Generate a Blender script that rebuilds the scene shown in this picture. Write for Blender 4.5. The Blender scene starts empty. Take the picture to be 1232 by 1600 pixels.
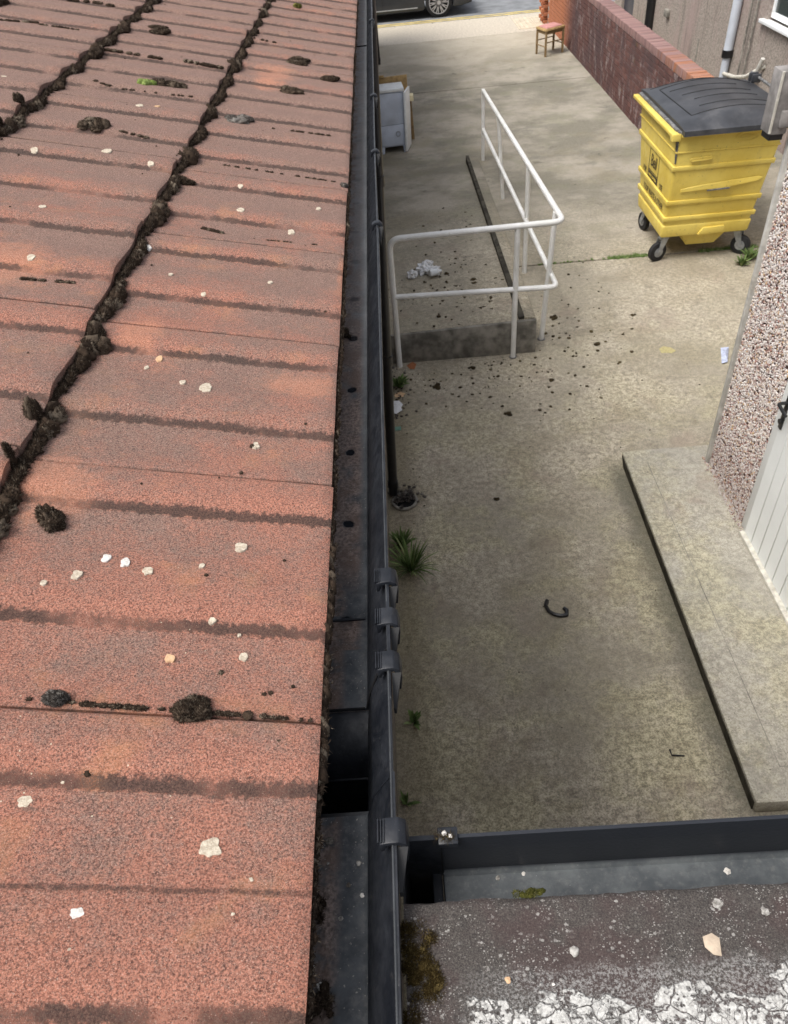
import bpy, bmesh, math, random
import numpy as np
from mathutils import Vector, Matrix, noise as mnoise
random.seed(7); rng = np.random.default_rng(7)
S = bpy.context.scene; COL = S.collection
PI = math.pi

# ------------------------------------------------------------------ camera
H = 3.8                                   # lens height above the yard
FPX, CX, CY = 1176.944, 616.0, 800.0      # measured on the 1232 x 1600 photograph
Mw = np.array([[0.99643183, -0.07697394, -0.03462113],
               [-0.02684125, -0.6778976, 0.73466617],
               [-0.08001973, -0.73111549, -0.67754483]])
cam = bpy.data.cameras.new('camera'); co = bpy.data.objects.new('camera', cam); COL.objects.link(co)
cam.sensor_fit = 'VERTICAL'; cam.sensor_height = 7.2; cam.sensor_width = 5.54
cam.lens = 7.2 * FPX / 1600; cam.clip_start = .01; cam.clip_end = 500
cam.dof.use_dof = True; cam.dof.focus_distance = .85; cam.dof.aperture_fstop = 5.0
R_, U_, B_ = Mw @ np.array([1, 0, 0.]), Mw @ np.array([0, -1., 0]), Mw @ np.array([0, 0, -1.])
co.matrix_world = Matrix([[R_[0], U_[0], B_[0], 0], [R_[1], U_[1], B_[1], 0], [R_[2], U_[2], B_[2], H], [0, 0, 0, 1]])
S.camera = co

def ray(x, y): return Mw @ np.array([(x - CX) / FPX, (y - CY) / FPX, 1.])
def at(x, y, z=0.):                        # point of the level z under a photo pixel
    d = ray(x, y); t = (z - H) / d[2]; return Vector((d[0] * t, d[1] * t, z))

# ------------------------------------------------------------------ light
w = bpy.data.worlds.new("World"); S.world = w; w.use_nodes = True
nt = w.node_tree; nt.nodes.clear()
sky = nt.nodes.new('ShaderNodeTexSky'); sky.sky_type = 'NISHITA'; sky.sun_disc = False
SUN_EL, SUN_AZ = math.radians(60), math.radians(238)
sky.sun_elevation = SUN_EL; sky.sun_rotation = SUN_AZ; sky.air_density = 1.0; sky.dust_density = 4.0
hs = nt.nodes.new('ShaderNodeHueSaturation'); hs.inputs['Saturation'].default_value = .35
bg = nt.nodes.new('ShaderNodeBackground'); bg.inputs[1].default_value = .13
out = nt.nodes.new('ShaderNodeOutputWorld')
nt.links.new(sky.outputs[0], hs.inputs['Color']); nt.links.new(hs.outputs[0], bg.inputs[0]); nt.links.new(bg.outputs[0], out.inputs[0])
sl = bpy.data.lights.new('sun', 'SUN'); sl.energy = 1.3; sl.angle = math.radians(28); sl.color = (1, .95, .88)
so = bpy.data.objects.new('sun', sl); COL.objects.link(so)
sd = Vector((math.sin(SUN_AZ) * math.cos(SUN_EL), math.cos(SUN_AZ) * math.cos(SUN_EL), math.sin(SUN_EL)))
so.rotation_euler = sd.to_track_quat('Z', 'Y').to_euler()
S.view_settings.view_transform = 'Standard'; S.view_settings.look = 'None'
S.view_settings.exposure = 0.95; S.view_settings.gamma = 1; S.view_settings.use_curve_mapping = False

# ------------------------------------------------------------------ helpers
class MB:
    def __init__(s): s.v = []; s.f = []; s.smooth = False
    def add(s, vs, fs):
        n = len(s.v); s.v += [tuple(p) for p in vs]; s.f += [tuple(i + n for i in f) for f in fs]; return s
    def box(s, a, b):
        x0, y0, z0 = a; x1, y1, z1 = b
        v = [(x0,y0,z0),(x1,y0,z0),(x1,y1,z0),(x0,y1,z0),(x0,y0,z1),(x1,y0,z1),(x1,y1,z1),(x0,y1,z1)]
        return s.add(v, [(0,3,2,1),(4,5,6,7),(0,1,5,4),(1,2,6,5),(2,3,7,6),(3,0,4,7)])
    def hexa(s, bot, top):                 # two quads, anticlockwise from above
        return s.add(list(bot) + list(top), [(3,2,1,0),(4,5,6,7),(0,1,5,4),(1,2,6,5),(2,3,7,6),(3,0,4,7)])
    def tube(s, pts, r, n=12, cap=True):
        pts = [Vector(p) for p in pts]; rs = r if isinstance(r, (list, tuple)) else [r] * len(pts)
        rings = []; up = None
        for i, p in enumerate(pts):
            d = (pts[min(i+1, len(pts)-1)] - pts[max(i-1, 0)]).normalized()
            if up is None: up = d.orthogonal().normalized()
            up = (up - d * up.dot(d)).normalized(); q = d.cross(up)
            rings.append([p + (up * math.cos(2*PI*k/n) + q * math.sin(2*PI*k/n)) * rs[i] for k in range(n)])
        vs = [v for r_ in rings for v in r_]; fs = []
        for i in range(len(pts)-1):
            for k in range(n):
                a = i*n+k; b = i*n+(k+1) % n; fs.append((a, b, b+n, a+n))
        if cap: fs += [tuple(range(n))[::-1], tuple(range((len(pts)-1)*n, len(pts)*n))]
        s.smooth = True
        return s.add(vs, fs)
    def prism(s, prof, a, b, ax='y'):       # extrude closed 2D profile along an axis
        n = len(prof)
        def P(u, w_, t): return {'y': (u, t, w_), 'x': (t, u, w_), 'z': (u, w_, t)}[ax]
        vs = [P(u, w_, a) for u, w_ in prof] + [P(u, w_, b) for u, w_ in prof]
        fs = [(i, (i+1) % n, (i+1) % n + n, i+n) for i in range(n)] + [tuple(range(n))[::-1], tuple(range(n, 2*n))]
        return s.add(vs, fs)
    def mesh(s, name, mat=None, bevel=0, seg=2, weld=True):
        me = bpy.data.meshes.new(name); me.from_pydata(s.v, [], s.f)
        bm = bmesh.new(); bm.from_mesh(me); bmesh.ops.recalc_face_normals(bm, faces=bm.faces)
        if bevel: bmesh.ops.bevel(bm, geom=[e for e in bm.edges if len(e.link_faces) == 2 and e.calc_face_angle(0) > .5],
                                  offset=bevel, segments=seg, affect='EDGES', profile=.5)
        bm.to_mesh(me); bm.free()
        if s.smooth or bevel:
            me.shade_smooth(); me.set_sharp_from_angle(angle=math.radians(40))
        if mat: me.materials.append(mat)
        return me
    def build(s, name, mat, parent=None, **k):
        return link(name, s.mesh(name, mat, **k), parent)

def link(name, me, parent=None):
    o = bpy.data.objects.new(name, me); COL.objects.link(o)
    if parent: o.parent = parent
    return o
def tag(o, label=None, cat=None, group=None, kind=None):
    if label: o['label'] = label
    if cat: o['category'] = cat
    if group: o['group'] = group
    if kind: o['kind'] = kind
    return o
def empty(name, loc, label, cat, group=None, rz=0):
    o = bpy.data.objects.new(name, None); COL.objects.link(o); o.location = loc; o.rotation_euler.z = rz
    o.empty_display_size = .1
    return tag(o, label, cat, group)
def np_mesh(name, V, F, mat, smooth=False):
    me = bpy.data.meshes.new(name); nf, k = F.shape
    me.vertices.add(len(V)); me.vertices.foreach_set('co', np.asarray(V, np.float32).ravel())
    me.loops.add(nf*k); me.loops.foreach_set('vertex_index', F.astype(np.int32).ravel())
    me.polygons.add(nf); me.polygons.foreach_set('loop_start', np.arange(0, nf*k, k, dtype=np.int32))
    me.update(calc_edges=True); me.validate()
    if smooth: me.shade_smooth()
    me.materials.append(mat); return me
def rounded(pts, r, n=5):                  # round the corners of a polyline
    pts = [Vector(p) for p in pts]; o = [pts[0]]
    for i in range(1, len(pts)-1):
        a = (pts[i-1]-pts[i]).normalized(); b = (pts[i+1]-pts[i]).normalized()
        p0 = pts[i] + a*r; p2 = pts[i] + b*r
        for k in range(n+1):
            t = k/n; o.append(p0*(1-t)**2 + pts[i]*2*t*(1-t) + p2*t*t)
    return o + [pts[-1]]

# ------------------------------------------------------------------ materials
class NM:
    def __init__(s, name, rough=.8, spec=.3):
        s.m = bpy.data.materials.new(name); s.m.use_nodes = True; s.t = s.m.node_tree; s.n = s.t.nodes
        s.b = s.n['Principled BSDF']; s.b.inputs['Roughness'].default_value = rough
        s.b.inputs['Specular IOR Level'].default_value = spec
        s.pos = s.new('ShaderNodeNewGeometry').outputs['Position']
        s.obj = s.new('ShaderNodeTexCoord').outputs['Object']
    def new(s, t, **k):
        n = s.n.new(t)
        for a, b in k.items(): setattr(n, a, b)
        return n
    def put(s, sock, v):
        if isinstance(v, bpy.types.NodeSocket): s.t.links.new(v, sock)
        elif isinstance(v, (int, float)): sock.default_value = v
        else: sock.default_value = (*v, 1) if len(sock.default_value) == 4 and len(v) == 3 else v
    def noise(s, scale, detail=3, rough=.55, co=None, off=0, dist=0):
        n = s.new('ShaderNodeTexNoise'); n.inputs['Scale'].default_value = scale
        n.inputs['Detail'].default_value = detail; n.inputs['Roughness'].default_value = rough
        n.inputs['Distortion'].default_value = dist
        c = co or s.pos
        if off:
            a = s.new('ShaderNodeVectorMath', operation='ADD'); s.put(a.inputs[0], c); a.inputs[1].default_value = (off, off*.7, off*1.3); c = a.outputs[0]
        s.put(n.inputs['Vector'], c); return n.outputs['Fac']
    def scaled(s, v, co=None):
        a = s.new('ShaderNodeVectorMath', operation='MULTIPLY'); s.put(a.inputs[0], co or s.pos); a.inputs[1].default_value = v; return a.outputs[0]
    def vor(s, scale, feature='F1', out_='Distance', co=None, rnd=1):
        n = s.new('ShaderNodeTexVoronoi', feature=feature); n.inputs['Scale'].default_value = scale
        if 'Randomness' in n.inputs: n.inputs['Randomness'].default_value = rnd
        s.put(n.inputs['Vector'], co or s.pos); return n.outputs[out_]
    def rng(s, v, a, b, c=0., d=1., smooth=True):
        n = s.new('ShaderNodeMapRange'); n.interpolation_type = 'SMOOTHSTEP' if smooth else 'LINEAR'
        s.put(n.inputs[0], v)
        for i, x in zip((1, 2, 3, 4), (a, b, c, d)): s.put(n.inputs[i], x)
        return n.outputs[0]
    def math(s, op, a, b=0., c=None):
        n = s.new('ShaderNodeMath', operation=op); s.put(n.inputs[0], a); s.put(n.inputs[1], b)
        if c is not None: s.put(n.inputs[2], c)
        return n.outputs[0]
    def mix(s, f, a, b, mode='MIX'):
        n = s.new('ShaderNodeMix', data_type='RGBA', blend_type=mode); s.put(n.inputs[0], f); s.put(n.inputs[6], a); s.put(n.inputs[7], b); return n.outputs[2]
    def sep(s, co=None):
        n = s.new('ShaderNodeSeparateXYZ'); s.put(n.inputs[0], co or s.pos); return n.outputs
    def island(s): return s.new('ShaderNodeNewGeometry').outputs['Random Per Island']
    def rand(s): return s.new('ShaderNodeObjectInfo').outputs['Random']
    def col(s, c): s.put(s.b.inputs['Base Color'], c); return s
    def bump(s, h, dist=.001, strength=1., prev=None):
        n = s.new('ShaderNodeBump'); n.inputs['Distance'].default_value = dist; n.inputs['Strength'].default_value = strength
        s.put(n.inputs['Height'], h)
        if prev: s.put(n.inputs['Normal'], prev)
        s.put(s.b.inputs['Normal'], n.outputs[0]); return n.outputs[0]
    def rough(s, v): s.put(s.b.inputs['Roughness'], v); return s

def simple(name, c, rough=.6, spec=.4, var=.25, scale=20, dirt=None, metal=0):
    m = NM(name, rough, spec); n = m.noise(scale, 5)
    d = tuple(x*(1-var) for x in c); l = tuple(min(1, x*(1+var*.6)) for x in c)
    r = m.mix(m.rng(n, .3, .7), d, l)
    if dirt: r = m.mix(m.rng(m.noise(scale*.35, 6, .7, off=3), .5, .75, 0, .8), r, dirt)
    m.col(r); m.b.inputs['Metallic'].default_value = metal
    m.bump(m.noise(scale*8, 3), .0006, .5)
    return m.m

# ---- tile
def _spot(px, py, rx, ry):
    th = math.radians(15.6); n_ = np.array([math.sin(th), 0, math.cos(th)]); d = ray(px, py); E_ = np.array([-.094, 0, -.54])
    P_ = d*((n_ @ E_)/(n_ @ d)); return (float(P_[0]), float(P_[1]), rx, ry)
SPOTS = [_spot(470, 590, .07, .035), _spot(425, 103, .06, .12), _spot(415, 117, .04, .07), _spot(8, 395, .05, .09), _spot(60, 735, .05, .06), _spot(535, 430, .012, .10), _spot(215, 500, .03, .05)]
def mat_tile():
    m = NM('tile_concrete', .92, .2)
    P = m.sep(); O = m.sep(m.obj)
    g1 = m.noise(620, 4, .85); g2 = m.noise(1300, 2, .7); g3 = m.noise(170, 3, .7, off=5)
    blotch = m.noise(9, 5, .68, off=2); blotch2 = m.noise(34, 6, .75, off=9)
    red = m.mix(m.rng(g1, .345, .655), (.090, .038, .029), (.56, .236, .158))
    red = m.mix(m.rng(m.noise(14, 3, .6, off=31), .54, .72, 0, .6), red, m.mix(g1, (.28, .11, .05), (.64, .31, .16)))
    gry = m.mix(m.rng(g1, .345, .655), (.052, .036, .031), (.33, .218, .178))
    gry = m.mix(m.rng(g3, .5, .75, 0, .4), gry, (.15, .14, .115))
    # weathering: patchy, heavier up the far end where the roof stays damp, and differs from tile to tile
    age = m.rng(P[1], .20, 1.7, -.05, .30, smooth=False)
    age = m.math('ADD', age, m.math('MULTIPLY', m.math('SUBTRACT', m.rand(), .5), .14))
    k = m.math('ADD', m.math('ADD', m.math('MULTIPLY', blotch, .5), m.math('MULTIPLY', blotch2, .5)), age)
    uu = m.math('DIVIDE', O[1], .302); ph = m.math('FRACT', m.math('ADD', m.math('DIVIDE', m.math('SUBTRACT', uu, .2925), .4975), 2.))
    pan = m.math('SUBTRACT', m.rng(ph, .35, .80), m.rng(ph, .30, .12))
    k = m.math('ADD', k, m.math('MULTIPLY', m.math('MULTIPLY', pan, .08), m.rng(blotch, .3, .6, .4, 1)))
    k = m.math('ADD', k, m.math('MULTIPLY', m.math('SUBTRACT', m.noise(240, 3, .7, off=6), .5), .45))
    k = m.math('ADD', k, m.math('MULTIPLY', m.math('SUBTRACT', m.noise(5.5, 4, .6, off=27), .5), .45))
    c = m.mix(m.rng(k, .40, .76, .10, .88), red, gry)
    # patches where newer clay colour shows
    for px_, py_, rx_, ry_ in SPOTS:
        dx = m.math('DIVIDE', m.math('SUBTRACT', P[0], px_), rx_); dy = m.math('DIVIDE', m.math('SUBTRACT', P[1], py_), ry_)
        d = m.math('SQRT', m.math('ADD', m.math('MULTIPLY', dx, dx), m.math('MULTIPLY', dy, dy)))
        d = m.math('ADD', d, m.math('MULTIPLY', m.math('SUBTRACT', blotch2, .5), 1.9))
        d = m.math('ADD', d, m.math('MULTIPLY', m.math('SUBTRACT', g3, .5), .9))
        c = m.mix(m.rng(d, 1.15, .3, 0, .5), c, m.mix(m.rng(g1, .345, .655), (.30, .12, .07), (.62, .29, .18)))
    # light pores / dark pores
    c = m.mix(m.rng(g2, .58, .70, 0, .7), c, (.68, .52, .42))
    c = m.mix(m.rng(m.noise(620, 2, .6, off=8), .60, .70, 0, .75), c, (.07, .045, .04))
    c = m.mix(m.rng(m.noise(55, 4, .75, off=4), .62, .74, 0, .6), c, (.11, .09, .075))
    c = m.mix(m.rng(m.vor(75), .06, .03, 0, m.rng(m.noise(6, off=3), .5, .62)), c, (.62, .56, .42))
    # grime lying in the two channels of each tile
    u = m.math('DIVIDE', O[1], .302)
    wob = m.math('MULTIPLY', m.math('SUBTRACT', m.noise(11, 3, .6, off=21), .5), .03)
    u = m.math('ADD', u, wob)
    gr = None
    for uv in (.312, .810):
        d = m.math('ABSOLUTE', m.math('SUBTRACT', u, uv))
        b = m.rng(m.math('ADD', d, m.math('MULTIPLY', m.math('SUBTRACT', g3, .5), .06)), .033, .008)
        gr = b if gr is None else m.math('MAXIMUM', gr, b)
    gr = m.math('MULTIPLY', gr, m.rng(m.math('ADD', m.math('MULTIPLY', m.noise(14, 4, .6, off=17), .6), m.math('MULTIPLY', g1, .4)), .36, .52, .2, .92))
    gr = m.rng(m.math('ADD', m.math('MULTIPLY', gr, .95), m.math('MULTIPLY', m.math('SUBTRACT', g1, .5), .9)), .25, .85, 0, .85)
    c = m.mix(gr, c, m.mix(m.rng(g1, .3, .7), (.018, .013, .012), (.085, .062, .052)))
    hl = m.math('ABSOLUTE', m.math('SUBTRACT', m.math('ADD', P[1], m.math('MULTIPLY', m.math('SUBTRACT', m.noise(20, 2, off=3), .5), .004)), .2065))
    c = m.mix(m.math('MULTIPLY', m.rng(hl, .0034, .0006, 0, .75), m.rng(g3, .35, .6, .4, 1)), c, (.055, .036, .030))
    edge = m.rng(m.math('ABSOLUTE', m.math('SUBTRACT', m.math('DIVIDE', O[1], .302), .5)), .485, .4975, 0, .55)
    c = m.mix(m.math('MULTIPLY', edge, m.rng(blotch2, .4, .6)), c, (.07, .055, .05))
    m.col(c)
    h = m.math('ADD', m.math('MULTIPLY', g1, .7), m.math('MULTIPLY', g2, .4))
    n = m.bump(h, .0022, .75); m.bump(m.noise(60, 4), .002, .5, n)
    return m.m

def mat_plastic():
    m = NM('gutter_plastic', .38, .32)
    P = m.sep()
    c = m.mix(m.rng(m.noise(30, 5, .7), .35, .7), (.008, .0095, .013), (.020, .022, .027))
    dust = m.rng(m.noise(140, 4, .75, off=4), .54, .75, 0, .16)
    c = m.mix(dust, c, (.13, .12, .115))
    c = m.mix(m.rng(m.vor(230), .09, .05, 0, m.rng(m.noise(25, off=6), .52, .66, 0, .8)), c, (.35, .34, .32))
    m.col(c).rough(m.rng(m.noise(60, 5, .7, off=2), .3, .7, .3, .62))
    m.bump(m.noise(300, 3), .0004, .5)
    return m.m
def mat_gutter_floor():
    # silt washed along the floor with round wash-out marks where each tile channel drips
    m = NM('silted_plastic', .6, .35); P = m.sep()
    base = m.mix(m.rng(m.noise(30, 5, .7), .35, .7), (.040, .044, .050), (.085, .092, .100))
    base = m.mix(m.rng(m.noise(90, 5, .75, off=3), .46, .7, 0, .75), base, (.12, .12, .12))
    base = m.mix(m.rng(P[1], .6, 1.6, 0, .75), base, m.mix(m.noise(70, 5, .8, off=8), (.16, .165, .17), (.36, .365, .37)))
    silt = m.mix(m.rng(m.noise(260, 4, .7, off=5), .35, .65), (.095, .072, .062), (.29, .22, .19))
    silt = m.mix(m.rng(m.noise(14, 4, .6, off=9), .45, .6, 0, .8), silt, (.135, .09, .07))
    far = m.math('MAXIMUM', m.rng(P[1], .54, .62), m.math('MULTIPLY', m.rng(P[1], .476, .480), m.rng(P[1], .520, .516))); edge = m.rng(P[0], -.068, -.080)
    patch = m.rng(m.noise(13, 5, .65, off=11), .33, .52)
    k = m.math('MULTIPLY', far, m.math('MULTIPLY', edge, patch))
    k = m.math('MULTIPLY', k, m.rng(P[1], 1.5, .9, .45, 1))
    k2 = m.math('MULTIPLY', m.rng(P[0], -.084, -.098), m.rng(m.noise(40, 4, off=13), .38, .56))
    k = m.math('MAXIMUM', k, k2)
    # washouts every channel (0.1495 m), offset
    yy = m.math('ADD', m.math('DIVIDE', m.math('SUBTRACT', P[1], .4395), .1495), m.math('MULTIPLY', m.math('SUBTRACT', m.noise(7, 2, off=2), .5), .35))
    fy = m.math('MULTIPLY', m.math('SUBTRACT', m.math('FRACT', yy), .5), .20)
    fx = m.math('MULTIPLY', m.math('ADD', P[0], .089), 1.25)
    r = m.math('SQRT', m.math('ADD', m.math('MULTIPLY', fy, fy), m.math('MULTIPLY', fx, fx)))
    r = m.math('ADD', r, m.math('MULTIPLY', m.math('SUBTRACT', m.noise(120, 3, off=1), .5), .007))
    wash = m.math('MULTIPLY', m.rng(r, m.rng(m.noise(3.1, 1, off=5), .3, .7, .010, .019), .0075), m.math('MULTIPLY', m.rng(P[1], .50, .53), m.rng(P[1], 1.5, 1.0, .35, 1)))
    c = m.mix(k, base, silt)
    c = m.mix(m.rng(m.noise(420, 2, off=2), .66, .74, 0, .8), c, (.32, .30, .27))
    c = m.mix(wash, c, (.012, .014, .018))
    m.col(c).rough(m.rng(wash, 0, 1, .62, .25))
    m.bump(m.math('MULTIPLY', m.math('MULTIPLY', k, m.noise(500, 3)), m.math('SUBTRACT', 1., wash)), .002, .8)
    return m.m

def mat_concrete(name, base=(.42, .375, .295), dark=(.26, .235, .185), green=.5, slab=False):
    m = NM(name, .93, .2); P = m.sep()
    g = m.math('ADD', m.math('MULTIPLY', m.noise(85, 5, .9), .65), m.math('MULTIPLY', m.noise(26, 4, .7, off=55), .35)); g2 = m.noise(200, 3, .75, off=3)
    L = tuple(x*1.5 for x in base)
    c = m.mix(m.rng(g, .42, .59), tuple(x*(.70 if slab else .52) for x in base), tuple(x*(1.25 if slab else 1.5) for x in base))
    blot = m.noise(1.1, 6, .62, off=7); mid = m.noise(5, 6, .7, off=2)
    c = m.mix(m.rng(blot, .38, .64, 0, .75), c, m.mix(g, tuple(x*.55 for x in dark), tuple(x*1.7 for x in dark)))
    c = m.mix(m.rng(mid, .50, .72, 0, .5), c, m.mix(g, (.08, .07, .055), (.2, .18, .14)))
    c = m.mix(m.rng(m.noise(2.3, 5, .6, off=19), .54, .7, 0, .5), c, (.27, .215, .175))
    gr = m.math('MULTIPLY', m.rng(m.noise(1.7, 5, .7, off=12), .42, .62, 0, green), m.rng(P[1], 7.5, 3.0, .15, 1))
    c = m.mix(gr, c, m.mix(m.rng(g, .42, .59), (.19, .175, .10), (.68, .62, .39)))
    # far half: worn greyer and streaked towards the street
    far = m.rng(P[1], 6.5, 10.5)
    fc = m.mix(m.rng(m.noise(.8, 6, .65, co=m.scaled((1, 1.15, 1)), off=23), .40, .60), (.16, .152, .122), (.345, .315, .265))
    fc = m.mix(m.rng(m.noise(1.6, 6, .7, co=m.scaled((.85, 1.2, 1)), off=29), .54, .68, 0, .7), fc, (.12, .12, .10))
    fc = m.mix(m.rng(m.noise(2.2, 5, .7, off=37), .48, .66, 0, .45), fc, (.19, .195, .125))
    if not slab:
        c = m.mix(m.math('MULTIPLY', far, .85), c, m.mix(m.math('MULTIPLY', m.rng(g2, .3, .7), .25), fc, (.2, .18, .15)))
        fr = m.rng(P[1], 15.5, 19.5, 0, .6); c = m.mix(fr, c, (.50, .45, .36))
    if not slab:   # dirt and painted-in shadow along the step foot, damp dirt along left wall foot
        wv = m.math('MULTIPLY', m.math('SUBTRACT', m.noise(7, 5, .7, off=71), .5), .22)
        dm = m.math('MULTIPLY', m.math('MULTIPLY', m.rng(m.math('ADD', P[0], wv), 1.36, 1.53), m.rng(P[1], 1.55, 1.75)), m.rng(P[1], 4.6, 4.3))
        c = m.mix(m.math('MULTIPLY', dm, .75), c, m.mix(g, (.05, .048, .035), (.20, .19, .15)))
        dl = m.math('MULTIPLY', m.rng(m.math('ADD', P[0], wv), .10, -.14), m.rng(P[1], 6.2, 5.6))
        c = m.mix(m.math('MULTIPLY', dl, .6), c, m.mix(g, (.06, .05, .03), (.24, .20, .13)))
        st = m.math('MULTIPLY', m.rng(m.noise(.9, 7, .72, off=91), .50, .66, 0, .45), m.rng(P[1], 1, 2))
        c = m.mix(st, c, m.mix(g, (.13, .11, .075), (.34, .30, .21)))
        oil = m.math('MULTIPLY', m.rng(m.noise(3.2, 6, .75, off=81), .60, .70), m.rng(P[1], 7, 9, 0, .6))
        c = m.mix(oil, c, (.07, .065, .055))
    # bright chips of aggregate, dark pits
    sp = m.rng(m.vor(150), .16, .08, 0, m.rng(m.noise(3, 4, off=9), .46, .66, .25, .95))
    c = m.mix(sp, c, (.66, .61, .50))
    c = m.mix(m.rng(m.vor(38, co=m.scaled((1, 1.05, 1))), .075, .04, 0, .9), c, (.60, .56, .47))
    c = m.mix(m.rng(m.noise(130, 3, .6, off=41), .60, .70, 0, .75), c, (.06, .052, .04))
    m.col(c); n = m.bump(g, .004, .6); m.bump(m.noise(14, 4), .006, .4, n)
    return m.m

def mat_felt():
    m = NM('mineral_felt', .93, .25); P = m.sep()
    g = m.noise(900, 3, .7); mid = m.noise(90, 5, .7, off=3); big = m.noise(22, 4, .6, off=8)
    c = m.mix(m.rng(g, .3, .7), (.026, .023, .021), (.095, .083, .075))
    c = m.mix(m.rng(big, .42, .62, 0, .6), c, m.mix(g, (.028, .018, .017), (.090, .058, .055)))
    c = m.mix(m.rng(mid, .54, .7, 0, .5), c, (.030, .028, .027))
    # white flecks, clustered, of several sizes
    cl = m.rng(m.noise(38, 5, .65, off=15), .40, .60)
    for sc, t, o in ((420, .34, 0), (190, .27, 1), (800, .38, 2)):
        d = m.math('ADD', m.vor(sc, co=m.scaled((1, 1.2, 1))), m.math('MULTIPLY', m.math('SUBTRACT', m.noise(1500, 2, off=o), .5), .25))
        keep = m.rng(m.vor(sc, out_='Color', co=m.scaled((1, 1.2, 1))), .62, .72)
        c = m.mix(m.math('MULTIPLY', m.math('MULTIPLY', m.rng(d, t, t*.7), keep), m.math('ADD', m.math('MULTIPLY', cl, .65), .06)), c, (.36, .345, .32))
    # remains of a white reflective coat, frosted first and then cracked flakes, from the lap downwards
    edge = m.math('ADD', P[1], m.math('MULTIPLY', m.math('SUBTRACT', m.noise(30, 5, .7, off=5), .5), .03))
    frost = m.math('MULTIPLY', m.math('MULTIPLY', m.rng(edge, .170, .158), m.rng(m.noise(520, 4, .8, off=6), .46, .60)), m.rng(P[0], -.02, .06, 0, .8))
    c = m.mix(frost, c, (.28, .272, .26))
    th = m.math('ADD', .149, m.math('MULTIPLY', m.math('SUBTRACT', m.noise(26, 4, .55, off=33), .5), .075))
    side = m.rng(m.math('ADD', P[0], m.math('MULTIPLY', m.math('SUBTRACT', m.noise(60, 4, off=61), .5), .05)), .0, .014)
    fl = m.math('MULTIPLY', m.rng(m.math('SUBTRACT', th, P[1]), 0, .0018), side)
    wv = m.new('ShaderNodeTexNoise'); wv.inputs['Scale'].default_value = 55; wv.inputs['Detail'].default_value = 4; m.put(wv.inputs['Vector'], m.pos)
    w2 = m.new('ShaderNodeVectorMath', operation='MULTIPLY_ADD'); m.put(w2.inputs[0], wv.outputs['Color']); w2.inputs[1].default_value = (.016, .016, .016); m.put(w2.inputs[2], m.pos)
    wc = w2.outputs[0]
    ck = m.math('MULTIPLY', m.rng(m.vor(48, 'DISTANCE_TO_EDGE', co=wc), .006, .030), m.rng(m.vor(150, 'DISTANCE_TO_EDGE', co=wc), .0, .035, m.rng(m.noise(40, 2, off=2), .45, .6, 1, .3), 1))
    holes = m.rng(m.math('ADD', m.math('MULTIPLY', m.noise(210, 5, .7, off=44), .6), m.math('MULTIPLY', m.noise(60, 3, .6, off=51), .4)), .56, .52)
    fl = m.math('MULTIPLY', m.math('MULTIPLY', fl, ck), holes)
    c = m.mix(fl, c, m.mix(m.rng(m.noise(400, 3, off=3), .3, .7), (.34, .33, .31), (.56, .55, .52)))
    m.col(c)
    n = m.bump(g, .0012, .7); n = m.bump(mid, .0015, .5, n); m.bump(fl, .0012, .9, n)
    return m.m

def mat_moss(name, a, b, tip):
    m = NM(name, .95, .1); i = m.island()
    c = m.mix(i, a, b); c = m.mix(m.rng(i, .72, 1, 0, .85), c, tip)
    c = m.mix(m.rng(m.noise(180, 3), .45, .7, 0, .5), c, a); m.col(c)
    m.bump(m.noise(900, 3), .003, .8); return m.m

M = {}
M['tile'] = mat_tile(); M['plastic'] = mat_plastic(); M['silt'] = mat_gutter_floor(); M['felt'] = mat_felt()
M['yard'] = mat_concrete('yard_concrete'); M['ramp'] = mat_concrete('ramp_concrete', (.43, .36, .285), (.29, .24, .19), .15, slab=True)
M['step'] = mat_concrete('step_concrete', (.42, .395, .335), (.29, .275, .235), .4, slab=True)
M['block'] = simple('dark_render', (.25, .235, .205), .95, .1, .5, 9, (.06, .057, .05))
M['moss'] = mat_moss('brown_moss', (.026, .018, .013), (.085, .058, .040), (.22, .18, .135))
M['mossgrey'] = mat_moss('grey_moss', (.045, .038, .033), (.15, .13, .115), (.34, .32, .29))
M['mossgreen'] = mat_moss('green_moss', (.035, .036, .008), (.12, .12, .028), (.24, .22, .07))
M['mossolive'] = mat_moss('olive_moss', (.030, .020, .007), (.085, .058, .018), (.20, .15, .06))
M['mossbright'] = mat_moss('bright_moss', (.16, .22, .05), (.38, .48, .14), (.5, .6, .25))
M['leaf'] = mat_moss('weed_leaf', (.08, .13, .04), (.20, .28, .10), (.38, .42, .20))
M['crumb'] = mat_moss('moss_crumb', (.035, .026, .016), (.095, .070, .040), (.15, .12, .06))
def mat_bin():
    m = NM('yellow_steel_paint', .42, .45); P = m.sep()
    c = m.mix(m.rng(m.noise(2.2, 4), .3, .7), (.66, .49, .085), (.78, .62, .15))
    c = m.mix(m.rng(m.noise(9, 6, .75, off=3), .52, .78, 0, .5), c, (.45, .30, .055))
    c = m.mix(m.rng(m.noise(1.6, 5, .7, co=m.scaled((5, 5, .7)), off=8), .54, .74, 0, .4), c, (.50, .38, .13))
    c = m.mix(m.rng(m.noise(38, 5, .7, off=12), .63, .70, 0, .85), c, (.12, .10, .07))
    m.col(c).rough(m.rng(m.noise(14, 4), .3, .7, .34, .62)); m.bump(m.noise(11, 4), .004, .35)
    return m.m
M['bin'] = mat_bin()
M['lid'] = simple('grey_lid_plastic', (.040, .043, .050), .42, .5, .3, 5, (.115, .115, .12))
M['scuff'] = simple('scuffed_steel', (.16, .16, .16), .6, .5, .6, 25, (.04, .035, .03))
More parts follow.
